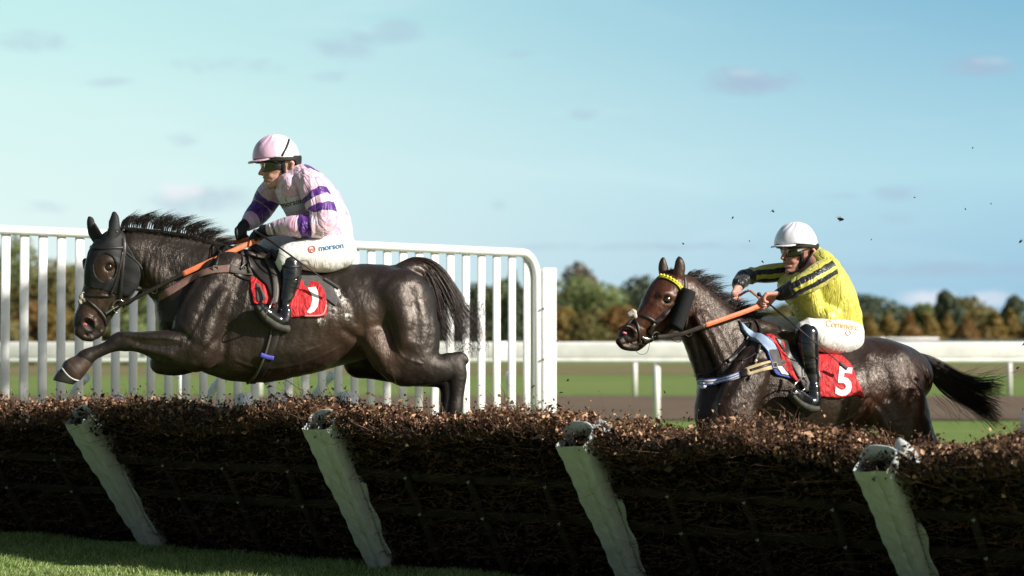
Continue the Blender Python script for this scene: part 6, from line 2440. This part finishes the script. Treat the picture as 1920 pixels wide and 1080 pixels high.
def rider_two():
    fr = FR2
    root = empty('person', fr.o, fr.yaw)
    tag(root, 'jockey in yellow silks with black striped sleeves and a white cap, arms pushed forward', 'person')
    C = lambda st, k=.02, **kw: chain(fr, st, k, **kw)
    hd = Head(fr, 1500, 473, 4, math.radians(-1), math.radians(8), 1.04)
    hp = hd.prims(.010)
    H1 = dict(wrist=(1460, 553, 50), knuck=(1432, 557, 46), across=(.10, -.5, .85), curl=(-.15, 1, .0), sc_=1.2, grow=.001)
    H2 = dict(wrist=(1384, 538, -30), knuck=(1379, 549, -18), across=(-.9, .1, .5), curl=(.12, 1, .1))
    hands = hand_prims(fr, **H1) + hand_prims(fr, **H2, thumb=-1)
    arms = [C([(1550, 505, 50, 15), (1506, 533, 74, 12), (1458, 553, 46, 9)]),
            C([(1476, 508, -50, 14), (1405, 517, -66, 11), (1384, 538, -30, 9)])]
    torso = [C([(1572, 618, 0, 34, 44), (1566, 580, 0, 34, 40), (1538, 530, 0, 36, 48), (1512, 500, 0, 26, 52)], .03)]
    legs = [C([(1578, 628, 34, 32), (1535, 625, 58, 26), (1513, 624, 72, 15), (1514, 650, 80, 12), (1518, 680, 84, 10), (1524, 728, 90, 7)]),
            C([(1568, 622, -30, 22), (1520, 618, -46, 18), (1470, 616, -56, 16), (1430, 613, -62, 14), (1440, 670, -76, 10), (1454, 715, -84, 7)])]
    allp = torso + legs + arms + hp + hands
    lo, hi = bounds(allp)
    V, F = surface(lambda P: eval_prims(allp, P), lo, hi, .0048)
    V = relax(V, F, 1)
    mobj('body', V, F, M_SKIN2, root, True)
    B = Body(fr, V, F)
    c1, c2 = (.60, .56, .09), (.48, .44, .06)
    Mt = silk_material('yellow_silk_body', c1, c2, 'yellow_torso')
    Mn = silk_material('yellow_silk_near_sleeve', c1, c2, 'yellow_sleeve_near')
    Mf = silk_material('yellow_silk_far_sleeve', c1, c2, 'yellow_sleeve_far')
    wrink = lambda s, a=1.0: (lambda V: (waves(V, 11, s, 6, 1.4, (1, 1, .6)) * .0055 + (1 - np.abs(waves(V, 14, s + 1, 4, 1.8, (1.6, 1, .5)))) * .0060) * a)
    tp = [C([(1576, 614, 0, 34, 52), (1566, 592, 0, 42, 56), (1556, 565, 0, 48, 60), (1540, 530, 0, 46, 60), (1526, 503, 0, 34, 58)], .03),
          C([(1518, 586, 10, 20, 40), (1505, 560, 6, 22, 46), (1494, 538, 4, 24, 50), (1490, 528, 2, 17, 46)], .04),
          C([(1548, 500, 44, 21, 20), (1534, 489, 16, 20, 24), (1506, 500, -28, 18, 22), (1486, 508, -48, 17, 17)], .02),
          C([(1524, 478, 4, 17, 20), (1515, 488, 4, 18, 21), (1504, 504, 4, 16, 18)], .01),
          C([(1545, 596, 30, 24, 34), (1590, 590, 10, 16, 36)], .03)]
    jk, jb = blob('silks', fr, tp, Mt, root, .006, wrink(71),
                  lambda V: {'patch': px_field(fr, V, [(1521, 494, 50, 9, .9), (1524, 503, 50, 8, .9), (1492, 505, 30, 7, .8)])})
    ln = [(1548, 494, 52), (1500, 529, 74), (1460, 552, 42)]
    sn, snb = blob('sleeve', fr, [C([(1553, 504, 50, 22), (1534, 516, 62, 21.5), (1508, 532, 74, 19), (1484, 543, 64, 16), (1464, 551, 50, 12.5)], .012)], Mn, root, .0055, wrink(75, .8), arm_attrs(fr, [(1560, 500, 50), (1534, 515, 62), (1506, 532, 74), (1458, 553, 40)]))
    blob('sleeve', fr, [C([(1480, 508, -48, 18), (1448, 512, -60, 18), (1416, 516, -66, 16.5), (1396, 521, -54, 15.5), (1386, 533, -34, 12.5)], .012)], Mf, root, .0055, wrink(77, .8), arm_attrs(fr, [(1480, 508, -48), (1440, 513, -60), (1408, 517, -64), (1384, 538, -30)]))
    blob('cuff', fr, [C([(1474, 547, 56, 14), (1462, 552, 50, 11.5)], .01)], M_STRAPB, sn, .0045)
    bp = [C([(1584, 622, 0, 26, 50), (1580, 634, 0, 32, 54)], .03),
          C([(1584, 630, 34, 33), (1560, 632, 52, 33), (1532, 626, 64, 28), (1514, 620, 70, 22), (1514, 645, 76, 17)], .025),
          C([(1568, 622, -30, 28), (1520, 618, -46, 25), (1470, 616, -56, 23), (1430, 613, -62, 20), (1436, 650, -70, 16), (1442, 680, -74, 14)], .025)]
    bw = lambda V: waves(V, 16, 81, 6, 1.5, (1, 1, .7)) * .0035 + (1 - np.abs(waves(V, 18, 83, 4, 1.8, (1.4, 1, .6)))) * .0035 + waves(V, 60, 82, 5, 1.2) * .0007
    br, bb = blob('breeches', fr, bp, M_BREECH, root, .0055, bw)
    yk = fr.P(1520, 700, .25)[2]
    wr = lambda V: (waves(V, 60, 91, 6, 1.2, (.8, .8, 1.4)) * (.0005 + .0022 * np.exp(-((V[:, 2] - yk + .02) / .07) ** 2)))
    for sgn, pts, foot in ((1, [(1514, 626, 76, 21), (1514, 650, 80, 20.5), (1518, 680, 84, 17.5), (1522, 705, 88, 14), (1524, 728, 90, 13)],
                            [(1524, 730, 92, 13), (1526, 752, 96, 13.5), (1514, 752, 98, 12.5), (1498, 744, 106, 12), (1488, 736, 110, 9)]),
                           (-1, [(1436, 650, -74, 18), (1446, 690, -80, 15), (1454, 718, -84, 12)], [(1456, 724, -86, 13), (1448, 734, -92, 12), (1430, 726, -102, 9)])):
        bt, btb = blob('boot', fr, [C(pts, .01), C(foot, .015)], M_BOOT, root, .0048, wr)
        if sgn > 0:
            strap('boot_seam', btb, [(1496, 640), (1512, 644), (1534, 640)], 2.2, .003, M_BOOTCUFF, bt, .001)
            strap('boot_seam', btb, [(1501, 674), (1517, 676), (1535, 671)], 2.0, .003, M_BOOTCUFF, bt, .001)
            blob('boot_sole', fr, [C([(1484, 742, 112, 6, 10), (1498, 756, 108, 7, 11), (1516, 765, 102, 8, 11), (1530, 766, 98, 7, 10)], .01)], M_SOLE, bt, .0045)
    hs, hb = helmet(hd, M_HELMW, M_HELMW, root, M_STRAPB)
    gg = goggles(hd, hp, -.032, .018, M_GOGGLE, root, .008)
    strap('goggle_strap', B, [(1494, 470), (1502, 466), (1510, 463)], 5, .004, M_CLOTHW, gg, .008)
    hn = empty('chin_harness'); hn.parent = root
    strap('harness_strap', B, [(1503, 466), (1503, 480), (1503, 492), (1500, 502)], 8, .006, M_STRAPB, hn, .002)
    strap('harness_strap', B, [(1524, 468), (1520, 480), (1512, 492), (1503, 500)], 7, .005, M_STRAPB, hn, .003)
    strap('harness_strap', B, [(1502, 500), (1494, 508), (1486, 511), (1480, 511)], 5, .005, M_STRAPB, hn, .001)
    L = hd.L
    tm = MB()
    for i in range(-3, 4):
        p = L(.097 - .0016 * i * i, i * .0052, -.0645)
        tm.box(p, (.0055, .0050, .0065))
    tm.build('teeth', M_TEETH, root, world_coords=False, bevel=.001)
    decal('lettering', bb, text_px('Commerc', 1547, 612, 17, .13, bold=.015, stretch=.88), M_GOLD, br, .004)
    decal('logo_mark', bb, text_px('O', 1583, 628, 14, .2, bold=.0), mat('tan_red_print', (.42, .20, .12), .6), br, .004)
    return root


P1 = rider_one()
P2 = rider_two()


def whip(fr, pts, label, r, flap):
    e = empty('whip', fr.o, fr.yaw)
    tag(e, label, 'whip')
    n = len(pts)
    free_tube('shaft', fr, pts, r, M_WHIP, e, scale=[1.3, 1.3, 1, .8, .7])
    free_tube('handle', fr, [pts[0], tuple((a * .75 + b * .25) for a, b in zip(pts[0], pts[1]))], r * 1.7, M_WHIP, e)
    blob('knob', fr, [chain(fr, [(pts[0][0], pts[0][1], pts[0][2], 4.2)], .003)], M_WHIP, e, .003)
    free_strap('flap', fr, flap, 7.5, .008, M_WHIP, e)


whip(FR1, [(478, 434, 40), (500, 447, 66), (545, 479, 108), (590, 511, 112), (618, 530, 112)],
     'thick black whip slanting down across the white breeches of the leading rider', .0050, [(606, 522, 112), (622, 532, 112), (635, 541, 112)])
whip(FR2, [(1423, 552, 34), (1445, 572, 52), (1490, 610, 112), (1540, 652, 118), (1580, 685, 114)],
     'slim black whip held by the yellow rider, pointing down past the black boot', .0042, [(1574, 680, 114), (1582, 687, 114), (1588, 692, 114)])

# ------------------------------------------------------------------ clods thrown up by the hooves
M_CLOD = mat('earth_clod', (.035, .028, .015), .9, .2, noise=.5, nscale=60)
clods = [(1374, 408, 3.2, 11.0, 'flat dark clod of turf left of the white cap'), (1449, 396, 4, 11.4, 'small split clod just above the white cap'),
         (1577, 411, 7, 11.2, 'largest ragged clod of turf with a trailing root, right of the white cap'), (1715, 370, 2.4, 11.5, 'tiny clod high in the sky at right'),
         (1810, 392, 2.6, 11.3, 'small clod in the sky above the tail'), (1858, 382, 2.2, 11.8, 'tiny clod near the right side of the sky'),
         (1914, 452, 4.5, 11.0, 'dark clod at the right picture edge'), (1824, 277, 2.4, 11.5, 'highest clod, alone under the cloud at right'),
         (1281, 457, 3.0, 11.6, 'small clod above the ears of the bay horse'), (1430, 491, 3.2, 11.5, 'clod between the cap and the bay horse ears'),
         (1405, 452, 2.4, 11.9, 'tiny clod above the far sleeve of the yellow rider'), (1634, 449, 2.0, 11.6, 'tiny clod right of the yellow shoulder'),
         (1065, 713, 3.5, 12.6, 'clod over the grass just right of the white end post'), (1246, 735, 3.5, 11.6, 'ragged clod beside the rail post in front of the bay horse'),
         (1044, 640, 2.4, 13, 'speck of mud beside the top of the rail near the white end post'), (1908, 690, 4, 12.2, 'dark clod before the far rail at the right picture edge')]
for i, (x, y, r, Y, lb) in enumerate(clods):
    rng = np.random.default_rng(300 + i)
    p = at(x, y, Y)
    bm = bmesh.new()
    bmesh.ops.create_icosphere(bm, subdivisions=2, radius=1)
    R = r * .62 / FPX * Y
    a = rng.uniform(0, 3)
    for v in bm.verts:
        k = 1 + .45 * math.sin(v.co.x * 4 + a) * math.cos(v.co.z * 5 + a) + rng.normal(0, .14)
        v.co = Vector((v.co.x * 1.3, v.co.y * .8, v.co.z * .6)) * k * R
    me = bpy.data.meshes.new('clod')
    bm.to_mesh(me); bm.free()
    o = bpy.data.objects.new('clod_of_turf', me)
    COL.objects.link(o)
    me.materials.append(M_CLOD)
    o.location = p
    o.rotation_euler = (rng.uniform(-.5, .5), rng.uniform(-1.2, 1.2), 0)
    tag(o, lb, 'clod', 'clods of turf thrown up by the hooves')
    if r >= 4:
        t = MB()
        for k in range(4):
            b = rng.uniform(0, 6.28)
            t.tube([Vector((0, 0, 0)), Vector((math.cos(b) * R * 1.6, 0, math.sin(b) * R * 1.4)), Vector((math.cos(b + .4) * R * 2.8, .003, math.sin(b + .5) * R * 2.2))], R * .10, 4, scale=[1, .6, .2])
        g = t.build('grass_root', M_CLOD, o, world_coords=False)
        g['kind'] = 'stuff'
